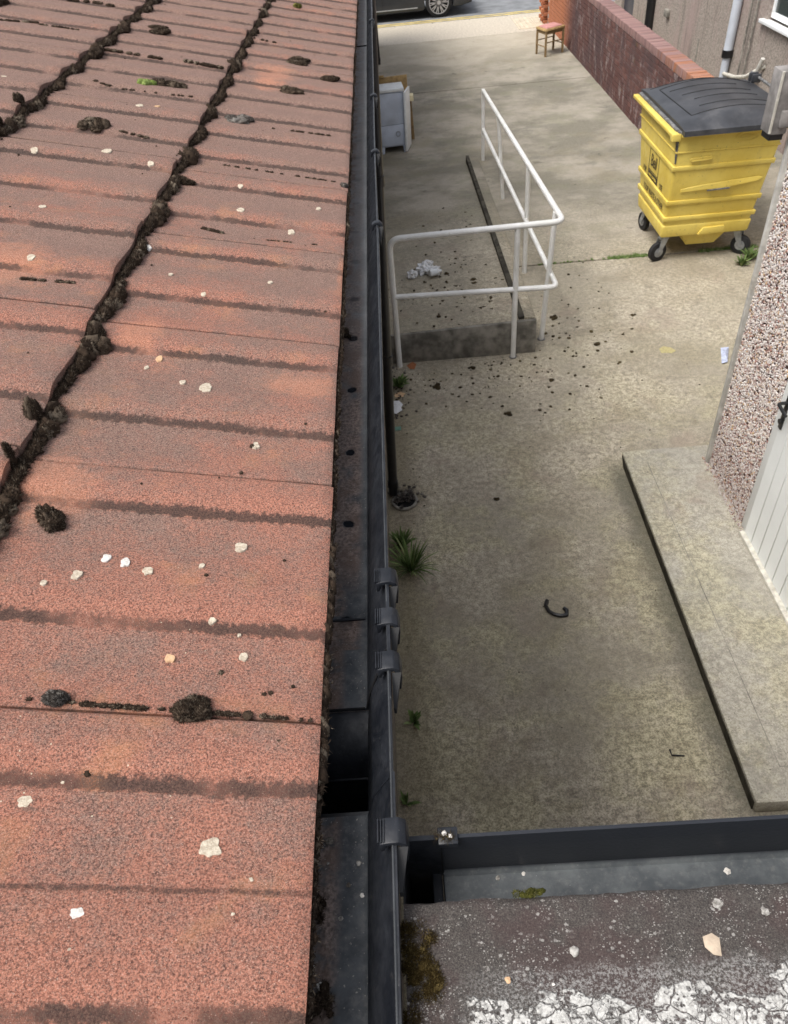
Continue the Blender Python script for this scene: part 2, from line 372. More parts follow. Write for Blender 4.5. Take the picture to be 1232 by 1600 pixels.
M['steel'] = simple('galvanised_steel', (.36, .38, .40), .42, .5, .3, 18, (.16, .15, .14), .6)
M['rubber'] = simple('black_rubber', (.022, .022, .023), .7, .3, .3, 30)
M['blackpl'] = simple('black_pipe_plastic', (.012, .012, .013), .35, .5, .3, 15, (.03, .028, .026))
def mat_white():
    m = NM('white_gloss_paint', .35, .5)
    c = m.mix(m.rng(m.noise(5, 5, .7), .35, .7), (.74, .74, .71), (.88, .88, .87))
    c = m.mix(m.rng(m.noise(30, 6, .75, off=2), .60, .72, 0, .7), c, (.42, .37, .27)); m.col(c)
    m.bump(m.noise(60, 3), .001, .4); return m.m
M['white'] = mat_white()
M['upvc'] = simple('white_upvc', (.84, .87, .87), .3, .5, .05, 3)
M['upvcdirty'] = simple('grimy_upvc', (.60, .58, .51), .45, .4, .25, 25, (.35, .31, .24))
M['pale_pipe'] = simple('pale_blue_grey_pipe', (.52, .56, .62), .4, .4, .12, 4)
M['cabinet'] = simple('pale_blue_laminate', (.55, .61, .72), .5, .4, .12, 6)
M['cabtop'] = simple('white_laminate', (.76, .79, .80), .5, .4, .08, 12, (.55, .56, .55))
M['wood'] = simple('yellow_wood', (.40, .27, .12), .7, .3, .3, 18)
M['wooddark'] = simple('chair_wood', (.24, .16, .075), .55, .4, .3, 20)
M['cream'] = simple('cream_foam', (.72, .64, .42), .8, .2, .1, 20)
M['pink'] = simple('pink_vinyl', (.50, .24, .22), .6, .4, .15, 10)
M['grime_shade'] = simple('black_grime_and_shade', (.060, .055, .045), .95, .1, .5, 12, (.13, .12, .09))  # near-black tone: grime with shade put into the colour
M['mortar'] = simple('mortar', (.33, .29, .26), .95, .1, .4, 15)
M['edge_bead'] = simple('painted_edge_bead', (.55, .54, .50), .6, .3, .25, 12, (.3, .28, .24))
M['grey_steel'] = simple('weathered_grey_box', (.26, .245, .235), .7, .3, .35, 14, (.13, .12, .115))
M['glass'] = simple('dark_window_glass', (.035, .05, .05), .06, .8, .1, 2)
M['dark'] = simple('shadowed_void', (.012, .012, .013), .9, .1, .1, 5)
M['litter_white'] = simple('white_litter', (.72, .73, .74), .6, .4, .15, 60)
M['asphalt'] = simple('asphalt', (.20, .21, .22), .85, .3, .25, 3, (.25, .25, .25))
M['yellowline'] = simple('faded_yellow_line', (.55, .43, .16), .8, .2, .3, 4, (.40, .36, .28))
M['kerb'] = simple('kerb_stone', (.50, .45, .37), .9, .2, .2, 22)
M['tactile'] = simple('buff_paving', (.56, .49, .38), .9, .2, .15, 6, (.44, .39, .3))
M['carpaint'] = simple('dark_grey_car_paint', (.022, .025, .030), .18, .6, .15, 2)
M['alloy'] = simple('alloy_wheel', (.45, .45, .46), .35, .5, .1, 6, None, .5)
M['trim'] = simple('chrome_trim', (.5, .52, .54), .25, .5, .1, 6, None, .5)
def mat_render(name, a, b, pink):
    m = NM(name, .95, .15); g = m.noise(34, 4, .8)
    c = m.mix(m.rng(g, .3, .7), a, b)
    c = m.mix(m.rng(m.noise(1.1, 5, .65, co=m.scaled((1, 1.4, .5)), off=3), .45, .68, 0, .65), c, pink)
    c = m.mix(m.rng(m.noise(1.4, 6, .7, co=m.scaled((1, 3, .35)), off=9), .52, .72, 0, .6), c, tuple(x*.5 for x in a))
    m.col(c); m.bump(g, .012, .8); return m.m
M['render'] = mat_render('roughcast_render', (.19, .165, .145), (.44, .385, .335), (.36, .27, .25))
M['leftwall'] = mat_render('left_wall_render', (.16, .14, .12), (.3, .27, .23), (.25, .2, .17))
def mat_brick():
    m = NM('brick_clay', .92, .2); r = m.rand(); P = m.sep()
    c = m.mix(r, (.090, .050, .048), (.175, .090, .078))
    c = m.mix(m.rng(m.noise(40, 4, .7), .4, .7), c, tuple(x*.6 for x in (.20, .085, .07)))
    c = m.mix(m.rng(m.noise(1.9, 6, .7, co=m.scaled((1, 1.3, .6)), off=4), .44, .62, 0, .8), c, (.085, .058, .060))
    c = m.mix(m.rng(m.noise(5, 6, .75, co=m.scaled((1, 1.5, .6)), off=9), .52, .66, 0, .75), c, (.36, .30, .29))
    c = m.mix(m.rng(m.noise(2.2, 4, .7, off=15), .64, .76, 0, .5), c, (.24, .22, .06))
    c = m.mix(m.rng(P[1], 17.2, 18.6, 0, .85), c, m.mix(r, (.38, .14, .07), (.50, .20, .10)))
    m.col(c); m.bump(m.noise(120, 3), .004, .7); return m.m
M['brick'] = mat_brick()
def mat_cope():
    m = NM('coping_brick_clay', .92, .2); r = m.rand(); P = m.sep()
    c = m.mix(r, (.21, .13, .125), (.31, .195, .18))
    c = m.mix(m.rng(m.math('ADD', P[1], m.math('MULTIPLY', r, 1.6)), 12.3, 11.0, 0, 1), c, m.mix(r, (.33, .145, .085), (.42, .21, .13)))
    c = m.mix(m.rng(m.noise(7, 6, .75, off=9), .52, .72, 0, .6), c, (.20, .165, .15))
    m.col(c); m.bump(m.noise(120, 3), .004, .7); return m.m
M['cope'] = mat_cope()
def mat_pebble():
    m = NM('dash_pebbles', .6, .4); i = m.island()
    cr = m.new('ShaderNodeValToRGB'); m.put(cr.inputs[0], i); e = cr.color_ramp; e.interpolation = 'CONSTANT'
    cols = [(0, (.66, .61, .58)), (.32, (.52, .43, .40)), (.44, (.72, .69, .67)), (.62, (.36, .25, .23)), (.74, (.60, .50, .41)), (.84, (.38, .20, .16)), (.90, (.17, .12, .11)), (.95, (.55, .38, .22))]
    e.elements[0].color = (*cols[0][1], 1); e.elements[1].position = cols[1][0]; e.elements[1].color = (*cols[1][1], 1)
    for p, c in cols[2:]: x = e.elements.new(p); x.color = (*c, 1)
    P = m.sep(); low = m.rng(P[2], .9, .1, 0, .35)
    m.col(m.mix(low, cr.outputs[0], (.15, .09, .08))); return m.m
M['pebble'] = mat_pebble()
M['dashbase'] = simple('dash_mortar', (.10, .06, .055), .95, .1, .4, 30)
def mat_lichen(name, a, b):
    m = NM(name, .95, .1); m.col(m.mix(m.rng(m.noise(260, 5, .75), .35, .65), a, b)); m.bump(m.noise(600, 3), .001, .7); return m.m
M['lichen'] = mat_lichen('pale_lichen', (.36, .30, .23), (.60, .53, .42))
M['lichentan'] = mat_lichen('tan_lichen', (.52, .33, .19), (.62, .42, .26))
M['lichenwhite'] = mat_lichen('white_lichen', (.50, .47, .43), (.72, .69, .65))
M['stone'] = mat_lichen('grit', (.14, .13, .115), (.42, .40, .37))
M['stonedark'] = mat_lichen('dark_grit', (.075, .065, .055), (.20, .18, .155))
M['ink'] = simple('faded_black_print', (.06, .05, .035), .6, .2, .3, 30)

# ------------------------------------------------------------------ tuft / clump builders
_ico = bmesh.new(); bmesh.ops.create_icosphere(_ico, subdivisions=3, radius=1)
ICO_V = np.array([v.co[:] for v in _ico.verts]); ICO_F = np.array([[v.index for v in f.verts] for f in _ico.faces]); _ico.free()
_ico = bmesh.new(); bmesh.ops.create_icosphere(_ico, subdivisions=1, radius=1)
IC1_V = np.array([v.co[:] for v in _ico.verts]); IC1_F = np.array([[v.index for v in f.verts] for f in _ico.faces]); _ico.free()

class Clump:
    """mounds covered in short pointed shoots, gathered in one mesh"""
    def __init__(s): s.V = []; s.F = []; s.n = 0
    def _add(s, V, F): s.V.append(V); s.F.append(F + s.n); s.n += len(V)
    def lump(s, c, r, up=(0, 0, 1), rough=.35, lo=False):
        V, F = (IC1_V, IC1_F) if lo else (ICO_V, ICO_F)
        c = np.array(c, float); r = np.array(r, float) if np.ndim(r) else np.array([r, r, r*.7])
        sc = 1 + rough * (rng.random(len(V)) - .5) * (1 if lo else .55)
        if not lo:
            ph = rng.random(3) * 9
            sc += rough * np.array([mnoise.noise(Vector(v*1.9 + ph)) for v in V])
        s._add(c + V * r * sc[:, None], F)
    def shoots(s, c, r, n, ln=.005, wd=.0011, up=(0, 0, 1), spread=1.):
        c = np.array(c, float); r = np.array(r, float) if np.ndim(r) else np.array([r, r, r*.7])
        d = rng.normal(size=(n, 3)); d /= np.linalg.norm(d, axis=1)[:, None]
        d = np.where((d @ np.array(up) < -.15)[:, None], -d, d)
        p = c + d * r * (.88 + .12 * rng.random((n, 1)))
        t = d * spread + rng.normal(size=(n, 3)) * .45 + np.array(up) * .35; t /= np.linalg.norm(t, axis=1)[:, None]
        s.blades(p, t, ln * (.5 + rng.random(n)), wd)
    def blades(s, p, t, L, wd):
        n = len(p); a = np.cross(t, rng.normal(size=(n, 3))); a /= np.linalg.norm(a, axis=1)[:, None] + 1e-9; b = np.cross(t, a)
        V = np.empty((n, 4, 3))
        for k in range(3):
            th = 2*PI*k/3; V[:, k] = p + (a*math.cos(th) + b*math.sin(th)) * wd
        V[:, 3] = p + t * np.reshape(L, (-1, 1))
        base = np.arange(n)[:, None, None] * 4
        F = (np.array([[0, 1, 3], [1, 2, 3], [2, 0, 3]])[None] + base).reshape(-1, 3)
        s._add(V.reshape(-1, 3), F)
    def build(s, name, mat, parent=None, smooth=False):
        o = link(name, np_mesh(name, np.vstack(s.V), np.vstack(s.F), mat, smooth), parent); return o

# ================================================================== GROUND
gd = MB().box((-60, -60, -.35), (60, 22.05, -.03)); g_o = gd.build('ground', M['yard']); tag(g_o, kind='structure')
# yard of big poured slabs with recessed joints
J = [-3.0, 7.985, 15.42, 19.62]
def slab(name, x0, y0, x1, y1, z0, z1, mat, parent, bev=.006):
    return MB().box((x0, y0, z0), (x1, y1, z1)).build(name, mat, parent, bevel=bev, seg=1)
yard = tag(bpy.data.objects.new('yard', None), kind='structure'); COL.objects.link(yard)
for i in range(3):
    a, b = J[i] + (.02 if i == 2 else .014), J[i+1] - (.02 if i == 1 else .014)
    dy = (.18, .18)
    # joints run very slightly askew
    m = MB().hexa([(-.24, a+.02, -.05), (5.28, a-.03, -.05), (5.28, b-.03, -.05), (-.24, b+.02, -.05)],
                  [(-.24, a+.02, 0), (5.28, a-.03, 0), (5.28, b-.03, 0), (-.24, b+.02, 0)])
    m.build('concrete_slab', M['yard'], yard, bevel=.006, seg=1)
MB().box((-.24, 15.3, -.2), (5.28, 15.5, -.018)).build('joint_dirt', M['block'], yard)
# pavement, kerb, road
pav = MB().box((-30, 19.62, -.05), (30, 21.45, -.002)).build('pavement', M['kerb']); tag(pav, kind='structure')
for i in range(4):
    for j in range(3):
        x0 = 3.08 + i*.405; y0 = 19.9 + j*.405
        t = MB().box((x0, y0, -.01), (x0+.397, y0+.397, .006 + random.uniform(0, .003))); 
        for a in range(4):
            for b in range(4): t.tube([(x0+.05+a*.1, y0+.05+b*.1, .004), (x0+.05+a*.1, y0+.05+b*.1, .014)], [.022, .014], 6)
        o = t.build('paving_slab', M['tactile'], pav)
for i in range(40):
    k = MB().box((-18 + i*.915, 21.47, -.12), (-18 + i*.915 + .905, 21.6, -.004 + random.uniform(-.002, .002))).build('kerb_stone', M['kerb'], pav, bevel=.012, seg=2)
road = MB().box((-60, 21.605, -.3), (60, 34, -.016)).build('road', M['asphalt']); tag(road, kind='structure')
for y in (21.70, 21.88): MB().box((-30, y, -.05), (30, y+.10, -.012)).build('yellow_line', M['yellowline'], road)
fp = MB().box((-60, 34, -.3), (60, 60, .0)).build('far_pavement', M['kerb']); tag(fp, kind='structure')

# ================================================================== RAMP with end block and kerb
ramp = empty('access_ramp', (.4, 6.2, 0), 'raised concrete ramp behind the white railing with a dark end face and narrow kerb', 'ramp')
def rel(o, p):                         # keep world placement under a parent at p
    o.matrix_parent_inverse = Matrix.Translation(-Vector(p)); return o
RY0, RY1 = 6.215, 11.6
RH = .31
m = MB().hexa([(-.23, RY0, -.02), (1.12, RY0, -.02), (1.12, RY1, -.02), (-.23, RY1, -.02)],
              [(-.23, RY0, RH-.02), (1.12, RY0, RH+.02), (1.12, RY1, .004), (-.23, RY1, .004)])
rel(m.build('ramp_surface', M['yard'], ramp), ramp.location)
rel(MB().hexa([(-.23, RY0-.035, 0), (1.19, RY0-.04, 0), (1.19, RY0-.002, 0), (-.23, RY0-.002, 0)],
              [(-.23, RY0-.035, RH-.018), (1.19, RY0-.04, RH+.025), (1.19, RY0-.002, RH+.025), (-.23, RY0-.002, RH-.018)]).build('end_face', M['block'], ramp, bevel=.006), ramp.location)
k = MB().hexa([(1.085, RY0+.005, 0), (1.19, RY0+.005, 0), (1.24, RY1-.1, 0), (1.10, RY1-.1, 0)],
              [(1.085, RY0+.005, RH+.045), (1.19, RY0+.005, RH+.03), (1.235, RY1-.1, .06), (1.10, RY1-.1, .075)])
rel(k.build('ramp_kerb', M['yard'], ramp, bevel=.012), ramp.location)
k = MB().hexa([(1.035, RY0+.01, RH-.03), (1.083, RY0+.01, RH-.03), (1.098, RY1-.1, 0), (1.055, RY1-.1, 0)],
              [(1.035, RY0+.01, RH+.040), (1.083, RY0+.01, RH+.052), (1.098, RY1-.1, .095), (1.055, RY1-.1, .095)])
rel(k.build('kerb_shadow_strip', M['grime_shade'], ramp), ramp.location)  # dark strip paints the shadow along the kerb's inner edge
def ramp_z(y): return RH * max(0, (RY1 - y)) / (RY1 - RY0)

# ================================================================== RAILING
rail = empty('handrail', (1.28, 6.4, 0), 'white painted tubular handrail bent round the end of the concrete ramp', 'railing')
r = .026
def rl(o): return rel(o, rail.location)
zt, zm = 1.235, .72
cr = Vector((1.375, 6.30, zt))
top = rounded([(-.085, 6.13, .0), (-.085, 6.13, zt-.015), (1.36, 6.14, zt), (1.31, 11.5, .92)], .10, 7)
rl(MB().tube(top, r, 14).build('top_rail', M['white'], rail))
mid = rounded([(-.082, 6.13, .70), (1.345, 6.14, .66), (1.31, 11.5, .42)], .08, 6)
rl(MB().tube(mid, r*.92, 14).build('mid_rail', M['white'], rail))
posts = [((.975, 6.125, 0), (.985, 6.14, zt)), ((1.285, 6.40, 0), (1.345, 6.40, zt-.02)),
         ((1.345, 7.83, 0), (1.345, 7.83, zt-.10)), ((1.395, 10.0, 0), (1.325, 10.0, 1.01)), ((1.31, 11.52, 0), (1.31, 11.5, .94))]
for a, b in posts: rl(MB().tube([a, b], r*.92, 12).build('post', M['white'], rail))
for a, b in posts[:2]:
    rl(MB().tube([(a[0], a[1], .0), (a[0], a[1], .006)], .036, 12).build('post_foot', M['scuff'], rail))

# ================================================================== RIGHT: step, pebble-dashed extension, door
step = tag(MB().hexa([(1.548, 1.70, 0), (2.6, 1.70, 0), (2.6, 4.45, 0), (1.582, 4.45, 0)],
                     [(1.518, 1.682, .145), (2.6, 1.682, .145), (2.6, 4.445, .145), (1.552, 4.445, .145)]).build('door_step', M['step'], bevel=.012),
           'long low pale concrete step in front of the white door', 'step')
MB().hexa([(1.542, 1.72, 0), (1.56, 1.72, 0), (1.594, 4.43, 0), (1.576, 4.43, 0)], [(1.5195, 1.70, .118), (1.535, 1.70, .118), (1.57, 4.43, .118), (1.5525, 4.43, .118)]).build('grimy_shaded_side', M['grime_shade'], step)  # dirty step side, darkened further with painted shade
# thin saw-cut border line on the slab
bl = MB()
for a, b in (((1.70, 1.86), (1.706, 4.3)), ((1.70, 1.86), (2.5, 1.872))):
    if a[0] == b[0] or abs(a[0]-b[0]) < .1: bl.box((a[0], a[1], .144), (a[0]+.004, b[1], .1458))
    else: bl.box((a[0], a[1], .144), (b[0], a[1]+.004, .1458))
bl.build('border_line', M['block'], step)
ext = empty('rear_extension', (2.6, 3.0, 0), 'extension wall with white and brown pebble dash right of the yard', 'building')
XF = 2.14
def rx(o): return rel(o, ext.location)
rx(MB().box((XF, 3.585, .08), (4.2, 4.23, 3.1)).build('wall', M['dashbase'], ext))
rx(MB().box((XF+.02, 2.62, 2.2), (4.2, 3.58, 3.1)).build('wall_over_door', M['dashbase'], ext))
rx(MB().box((XF, -1.5, .08), (4.2, 2.62, 3.1)).build('wall_beyond_door', M['dashbase'], ext))
rx(MB().box((1.98, -1.6, 3.1), (4.3, 4.35, 3.28)).build('flat_roof', M['grey_steel'], ext))
rx(MB().box((XF-.03, 4.228, .14), (XF+.02, 4.262, 3.1)).build('corner_bead', M['edge_bead'], ext, bevel=.006))
# pebbles: real stones pressed in the mortar
n = 21000
ys = 3.59 + rng.random(n)*.645; zs = .10 + rng.random(n)*2.7
Rr = .0038 + .0047 * rng.random(n)
V = IC1_V[None] * (np.stack([Rr*.75, Rr*(.8+.5*rng.random(n)), Rr*(.8+.5*rng.random(n))], 1))[:, None, :] * (1 + .3*(rng.random((n, len(IC1_V), 1))-.5))
V = V + np.stack([np.full(n, XF-.001) - .003*rng.random(n), ys, zs], 1)[:, None, :]
F = IC1_F[None] + (np.arange(n)*len(IC1_V))[:, None, None]
o = link('pebble_dash', np_mesh('pebble_dash', V.reshape(-1, 3), F.reshape(-1, 3), M['pebble'], True), ext); rx(o); tag(o, kind='stuff')
# fallen pebbles at the foot
n = 170
ys = 3.45 + rng.random(n)*.85; xs = XF - .012 - np.abs(rng.normal(size=n))*.018
V = IC1_V[None]*.006 + np.stack([xs, ys, np.full(n, .149)], 1)[:, None, :]; F = IC1_F[None] + (np.arange(n)*len(IC1_V))[:, None, None]
o = link('fallen_pebbles', np_mesh('fallen_pebbles', V.reshape(-1, 3), F.reshape(-1, 3), M['pebble'], True)); tag(o, 'fallen dash pebbles along the foot of the extension wall', 'pebbles', kind='stuff')
# door
door = empty('white_door', (XF, 3.1, .1), 'white upvc plank door with a black lever handle in the extension', 'door')
def rd(o): return rel(o, door.location)
rd(MB().box((XF-.012, 2.63, .13), (XF+.05, 3.575, 2.2)).build('door_frame', M['upvc'], door, bevel=.004))
for i in range(7):
    y0 = 2.705 + i*.113
    rd(MB().box((XF-.024, y0, .165), (XF-.010, y0+.111, 2.12)).build('plank', M['upvc'], door, bevel=.004, seg=1))
rd(MB().box((XF-.055, 2.60, .14), (XF-.005, 3.50, .168)).build('threshold', M['upvcdirty'], door, bevel=.005))
hd = rd(MB().box((XF-.036, 3.455, 1.02), (XF-.024, 3.49, 1.25)).build('handle_plate', M['blackpl'], door, bevel=.005))
rd(MB().tube(rounded([(XF-.03, 3.47, 1.2), (XF-.085, 3.47, 1.2), (XF-.085, 3.36, 1.19)], .015, 4), .010, 10).build('lever', M['blackpl'], door))
rd(MB().tube([(XF-.03, 3.475, 1.07), (XF-.045, 3.475, 1.07)], .016, 12).build('lock_cylinder', M['blackpl'], door))
# grey weathered square downpipe ending at the corner
bp = empty('square_downpipe', (2.02, 4.27, 2.38), 'weathered grey square downpipe ending above the pebble dash corner', 'downpipe')
def rb(o): return rel(o, bp.location)
rb(MB().box((1.985, 4.215, 2.40), (2.075, 4.335, 2.70)).build('pipe_body', M['grey_steel'], bp, bevel=.006))
rb(MB().box((1.982, 4.21, 2.41), (1.992, 4.22, 2.70)).build('white_edge', M['upvcdirty'], bp))
rb(MB().box((1.995, 4.225, 2.37), (2.066, 4.325, 2.40)).build('black_outlet', M['blackpl'], bp))
rb(MB().tube([(2.07, 4.23, 2.47), (2.2, 4.20, 2.47)], .018, 10).build('bracket', M['grey_steel'], bp))
rb(MB().box((2.02, 4.19, 2.44), (2.09, 4.214, 2.52)).build('bracket_plate', M['grey_steel'], bp, bevel=.006))

# ================================================================== WHEELED BIN
BZ = .28
bin_ = empty('wheeled_waste_bin', (3.27, 8.3, 0), 'large yellow four-wheeled commercial waste bin with a dark grey lid', 'waste bin')
def rbn(o): return rel(o, bin_.location)
B0 = [(2.81, 7.79), (3.70, 7.79), (3.70, 8.68), (2.81, 8.68)]; B1 = [(2.775, 7.64), (3.79, 7.64), (3.79, 9.03), (2.775, 9.03)]
ZT = 1.36
def bq(z, out_=0):
    t = (z - BZ) / (ZT - BZ); r_ = []
    for (a, b), (c, d), (sx, sy) in zip(B0, B1, ((-1, -1), (1, -1), (1, 1), (-1, 1))):
        r_.append((a + (c-a)*t + sx*out_, b + (d-b)*t + sy*out_, z))
    return r_
rbn(MB().hexa(bq(BZ), bq(ZT)).build('body', M['bin'], bin_, bevel=.03, seg=3))
for z, h, o_ in ((1.16, .018, .010), (.985, .05, .014), (.63, .05, .015), (.455, .05, .018)):
    rbn(MB().hexa(bq(z, o_), bq(z+h, o_)).build('rib', M['bin'], bin_, bevel=.01, seg=2))
rbn(MB().hexa(bq(BZ-.006, .012), bq(BZ+.13, .012)).build('base_skirt', M['bin'], bin_, bevel=.02, seg=3))
# trapezoid pocket under the body
rbn(MB().add([(3.02, 7.86, BZ+.01), (3.55, 7.86, BZ+.01), (3.55, 8.6, BZ+.01), (3.02, 8.6, BZ+.01), (3.12, 7.88, .13), (3.42, 7.88, .13), (3.42, 8.5, .13), (3.12, 8.5, .13)],
      [(0, 1, 5, 4), (1, 2, 6, 5), (2, 3, 7, 6), (3, 0, 4, 7), (4, 5, 6, 7), (0, 3, 2, 1)]).build('under_pocket', M['bin'], bin_, bevel=.01))
def side_pt(x, z, out_=0.):               # on the near (-Y) face
    t = (z - BZ) / (ZT - BZ); return (x, 7.79 + (7.64-7.79)*t - out_, z)
def front_pt(y, z, out_=0.):              # on the -X face
    t = (z - BZ) / (ZT - BZ); return (2.81 + (2.775-2.81)*t - out_, y, z)
# side handle: long wing pressed out of the sheet with a lifted middle
hp = [(2.90, .80), (3.12, .83), (3.66, .87), (3.70, .855), (3.66, .82), (3.40, .795), (3.36, .775), (3.22, .77), (3.16, .785), (2.90, .765)]
V_ = [side_pt(x, z, .004) for x, z in hp] + [side_pt(x, z, .028 if 3.14 < x < 3.42 else .014) for x, z in hp]; n_ = len(hp)
rbn(MB().add(V_, [(i, (i+1) % n_, (i+1) % n_+n_, i+n_) for i in range(n_)] + [tuple(range(n_, 2*n_))]).build('side_handle', M['bin'], bin_, bevel=.003, seg=1))
rbn(MB().tube([side_pt(3.16, .775, .035), side_pt(3.38, .782, .035)], .009, 8).build('grab_bar', M['scuff'], bin_))
rbn(MB().hexa([side_pt(2.93, 1.075, .014), side_pt(3.14, 1.085, .014), side_pt(3.14, 1.085, 0), side_pt(2.93, 1.075, 0)],
              [side_pt(2.93, 1.105, .014), side_pt(3.14, 1.115, .014), side_pt(3.14, 1.115, 0), side_pt(2.93, 1.105, 0)]).build('latch_recess', M['bin'], bin_, bevel=.003, seg=1))
rbn(MB().tube([side_pt(2.94, 1.08, .02), side_pt(3.13, 1.09, .02)], .006, 8).build('latch_lip', M['bin'], bin_))
pk = [(3.18, .285), (3.22, .36), (3.44, .37), (3.46, .295)]
rbn(MB().add([side_pt(x, z, .012) for x, z in pk] + [side_pt(x, z, .034) for x, z in pk], [(0, 1, 5, 4), (1, 2, 6, 5), (2, 3, 7, 6), (3, 0, 4, 7), (4, 5, 6, 7)]).build('drain_boss', M['bin'], bin_, bevel=.005))
# embossed oval badge: ring + three bent arrows
em = MB(); em.tube([side_pt(3.43 + .105*math.cos(a), 1.275 + .045*math.sin(a), .004) for a in np.linspace(0, 2*PI, 33)], .005, 6)
em.tube([side_pt(3.36, 1.265, .004), side_pt(3.40, 1.29, .004), side_pt(3.46, 1.285, .004), side_pt(3.50, 1.265, .004)], .005, 5)
em.tube([side_pt(3.38, 1.255, .004), side_pt(3.43, 1.272, .004), side_pt(3.44, 1.252, .004)], .005, 5)
em.tube([side_pt(3.45, 1.262, .004), side_pt(3.49, 1.287, .004)], .005, 5)
rbn(em.build('embossed_badge', M['bin'], bin_))
# corner dents and scuffs
rbn(MB().hexa([(2.781, 7.69, 1.06), (2.783, 7.672, 1.06), (2.80, 7.68, 1.06), (2.80, 7.70, 1.06)], [(2.7705, 7.73, 1.30), (2.7745, 7.655, 1.30), (2.80, 7.67, 1.30), (2.80, 7.73, 1.30)]).build('scuffed_corner', M['scuff'], bin_, bevel=.01))
# lip along the front top edge
rbn(MB().box((2.705, 7.66, 1.315), (2.765, 9.08, 1.352)).build('lift_lip', M['bin'], bin_, bevel=.010, seg=3))
rbn(MB().box((2.758, 7.63, 1.335), (2.86, 9.06, 1.372)).build('rim', M['scuff'], bin_, bevel=.008))
rbn(MB().box((2.79, 7.61, 1.322), (3.85, 7.66, 1.362)).build('rim', M['bin'], bin_, bevel=.008))
rbn(MB().box((2.70, 7.625, 1.285), (2.79, 7.70, 1.360)).build('lip_end', M['bin'], bin_, bevel=.012, seg=3))
# lid: domed shell, highest across the middle, falling to front and back
LX0, LX1, LY0, LY1 = 2.79, 3.90, 7.56, 9.09
NX, NY = 28, 28
def lid_h(x, y):
    u = (x-LX0)/(LX1-LX0); v = (y-LY0)/(LY1-LY0)
    h = 1.392 + .108*math.sin(PI*min(1, max(0, u*.93+.03)))**.85
    e = min(v, 1-v)
    side = min(1, e/.15); h = 1.392 + (h-1.392)*(side*side*(3-2*side))**.7 + .0*u
    return h
lid = MB(); vs = [(LX0+(LX1-LX0)*i/NX, LY0+(LY1-LY0)*j/NY, lid_h(LX0+(LX1-LX0)*i/NX, LY0+(LY1-LY0)*j/NY)) for j in range(NY+1) for i in range(NX+1)]
fs = [(j*(NX+1)+i, j*(NX+1)+i+1, (j+1)*(NX+1)+i+1, (j+1)*(NX+1)+i) for j in range(NY) for i in range(NX)]
lid.add(vs, fs)
per = [(i, 0) for i in range(NX+1)] + [(NX, j) for j in range(1, NY+1)] + [(i, NY) for i in range(NX-1, -1, -1)] + [(0, j) for j in range(NY-1, 0, -1)]
pv = [vs[j*(NX+1)+i] for i, j in per]; n_ = len(pv)
lid.add([(p[0], p[1], p[2]) for p in pv] + [(p[0], p[1], p[2]-.048) for p in pv], [(i, (i+1) % n_, (i+1) % n_+n_, i+n_) for i in range(n_)])
lid.smooth = True
LID = rbn(lid.build('lid', M['lid'], bin_))
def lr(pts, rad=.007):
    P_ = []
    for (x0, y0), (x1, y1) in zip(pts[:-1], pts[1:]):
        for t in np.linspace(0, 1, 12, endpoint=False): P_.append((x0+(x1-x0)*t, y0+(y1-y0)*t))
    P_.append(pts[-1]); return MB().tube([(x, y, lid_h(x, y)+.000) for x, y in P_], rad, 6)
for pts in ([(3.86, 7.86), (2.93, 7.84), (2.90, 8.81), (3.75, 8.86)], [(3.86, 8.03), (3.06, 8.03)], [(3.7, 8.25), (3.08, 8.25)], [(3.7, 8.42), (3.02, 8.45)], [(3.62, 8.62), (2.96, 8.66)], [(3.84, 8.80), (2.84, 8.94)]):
    lr(pts, .0058).build('lid_groove_shade', M['rubber'], LID)  # dark strips paint the shading of the lid grooves
rbn(MB().tube([(3.90, 7.55, 1.47), (3.93, 9.02, 1.47)], .014, 10).build('hinge_bar', M['scuff'], bin_))
for y in (8.80, 8.88, 8.0, 8.08): rbn(MB().box((3.86, y, 1.42), (3.955, y+.04, 1.50)).build('hinge_knuckle', M['lid'], bin_, bevel=.01))
# castors
def castor(x, y, a):
    cs = MB().tube([(0, 0, BZ), (0, 0, BZ-.03)], .05, 14).mesh('swivel_plate', M['steel'])
    c0 = rbn(link('castor', cs, bin_)); c0.location = (x, y, 0); c0.rotation_euler.z = a
    f = MB()
    for s_ in (-1, 1): f.add([(-.045, s_*.03, BZ-.03), (.045, s_*.03, BZ-.03), (.075, s_*.036, .10), (.045, s_*.036, .08), (-.045, s_*.038, BZ-.03), (.045, s_*.038, BZ-.03), (.075, s_*.042, .10), (.045, s_*.042, .08)],
                             [(0, 1, 2, 3), (4, 5, 6, 7), (0, 1, 5, 4), (1, 2, 6, 5), (2, 3, 7, 6), (3, 0, 4, 7)])
    f.box((-.045, -.038, BZ-.04), (.045, .038, BZ-.03)); f.build('fork', M['steel'], c0)
    w_ = MB()
    w_.tube([(.055, -.026, .1), (.055, -.022, .1), (.055, .022, .1), (.055, .026, .1)], [.088, .1, .1, .088], 26); w_.build('tyre', M['rubber'], c0)
    MB().tube([(.055, -.030, .1), (.055, .030, .1)], .052, 20).build('wheel_hub', M['steel'], c0)
castor(2.86, 7.86, .35 + PI); castor(2.90, 8.62, 1.75); castor(3.66, 7.88, -.7); castor(3.64, 8.6, .3)
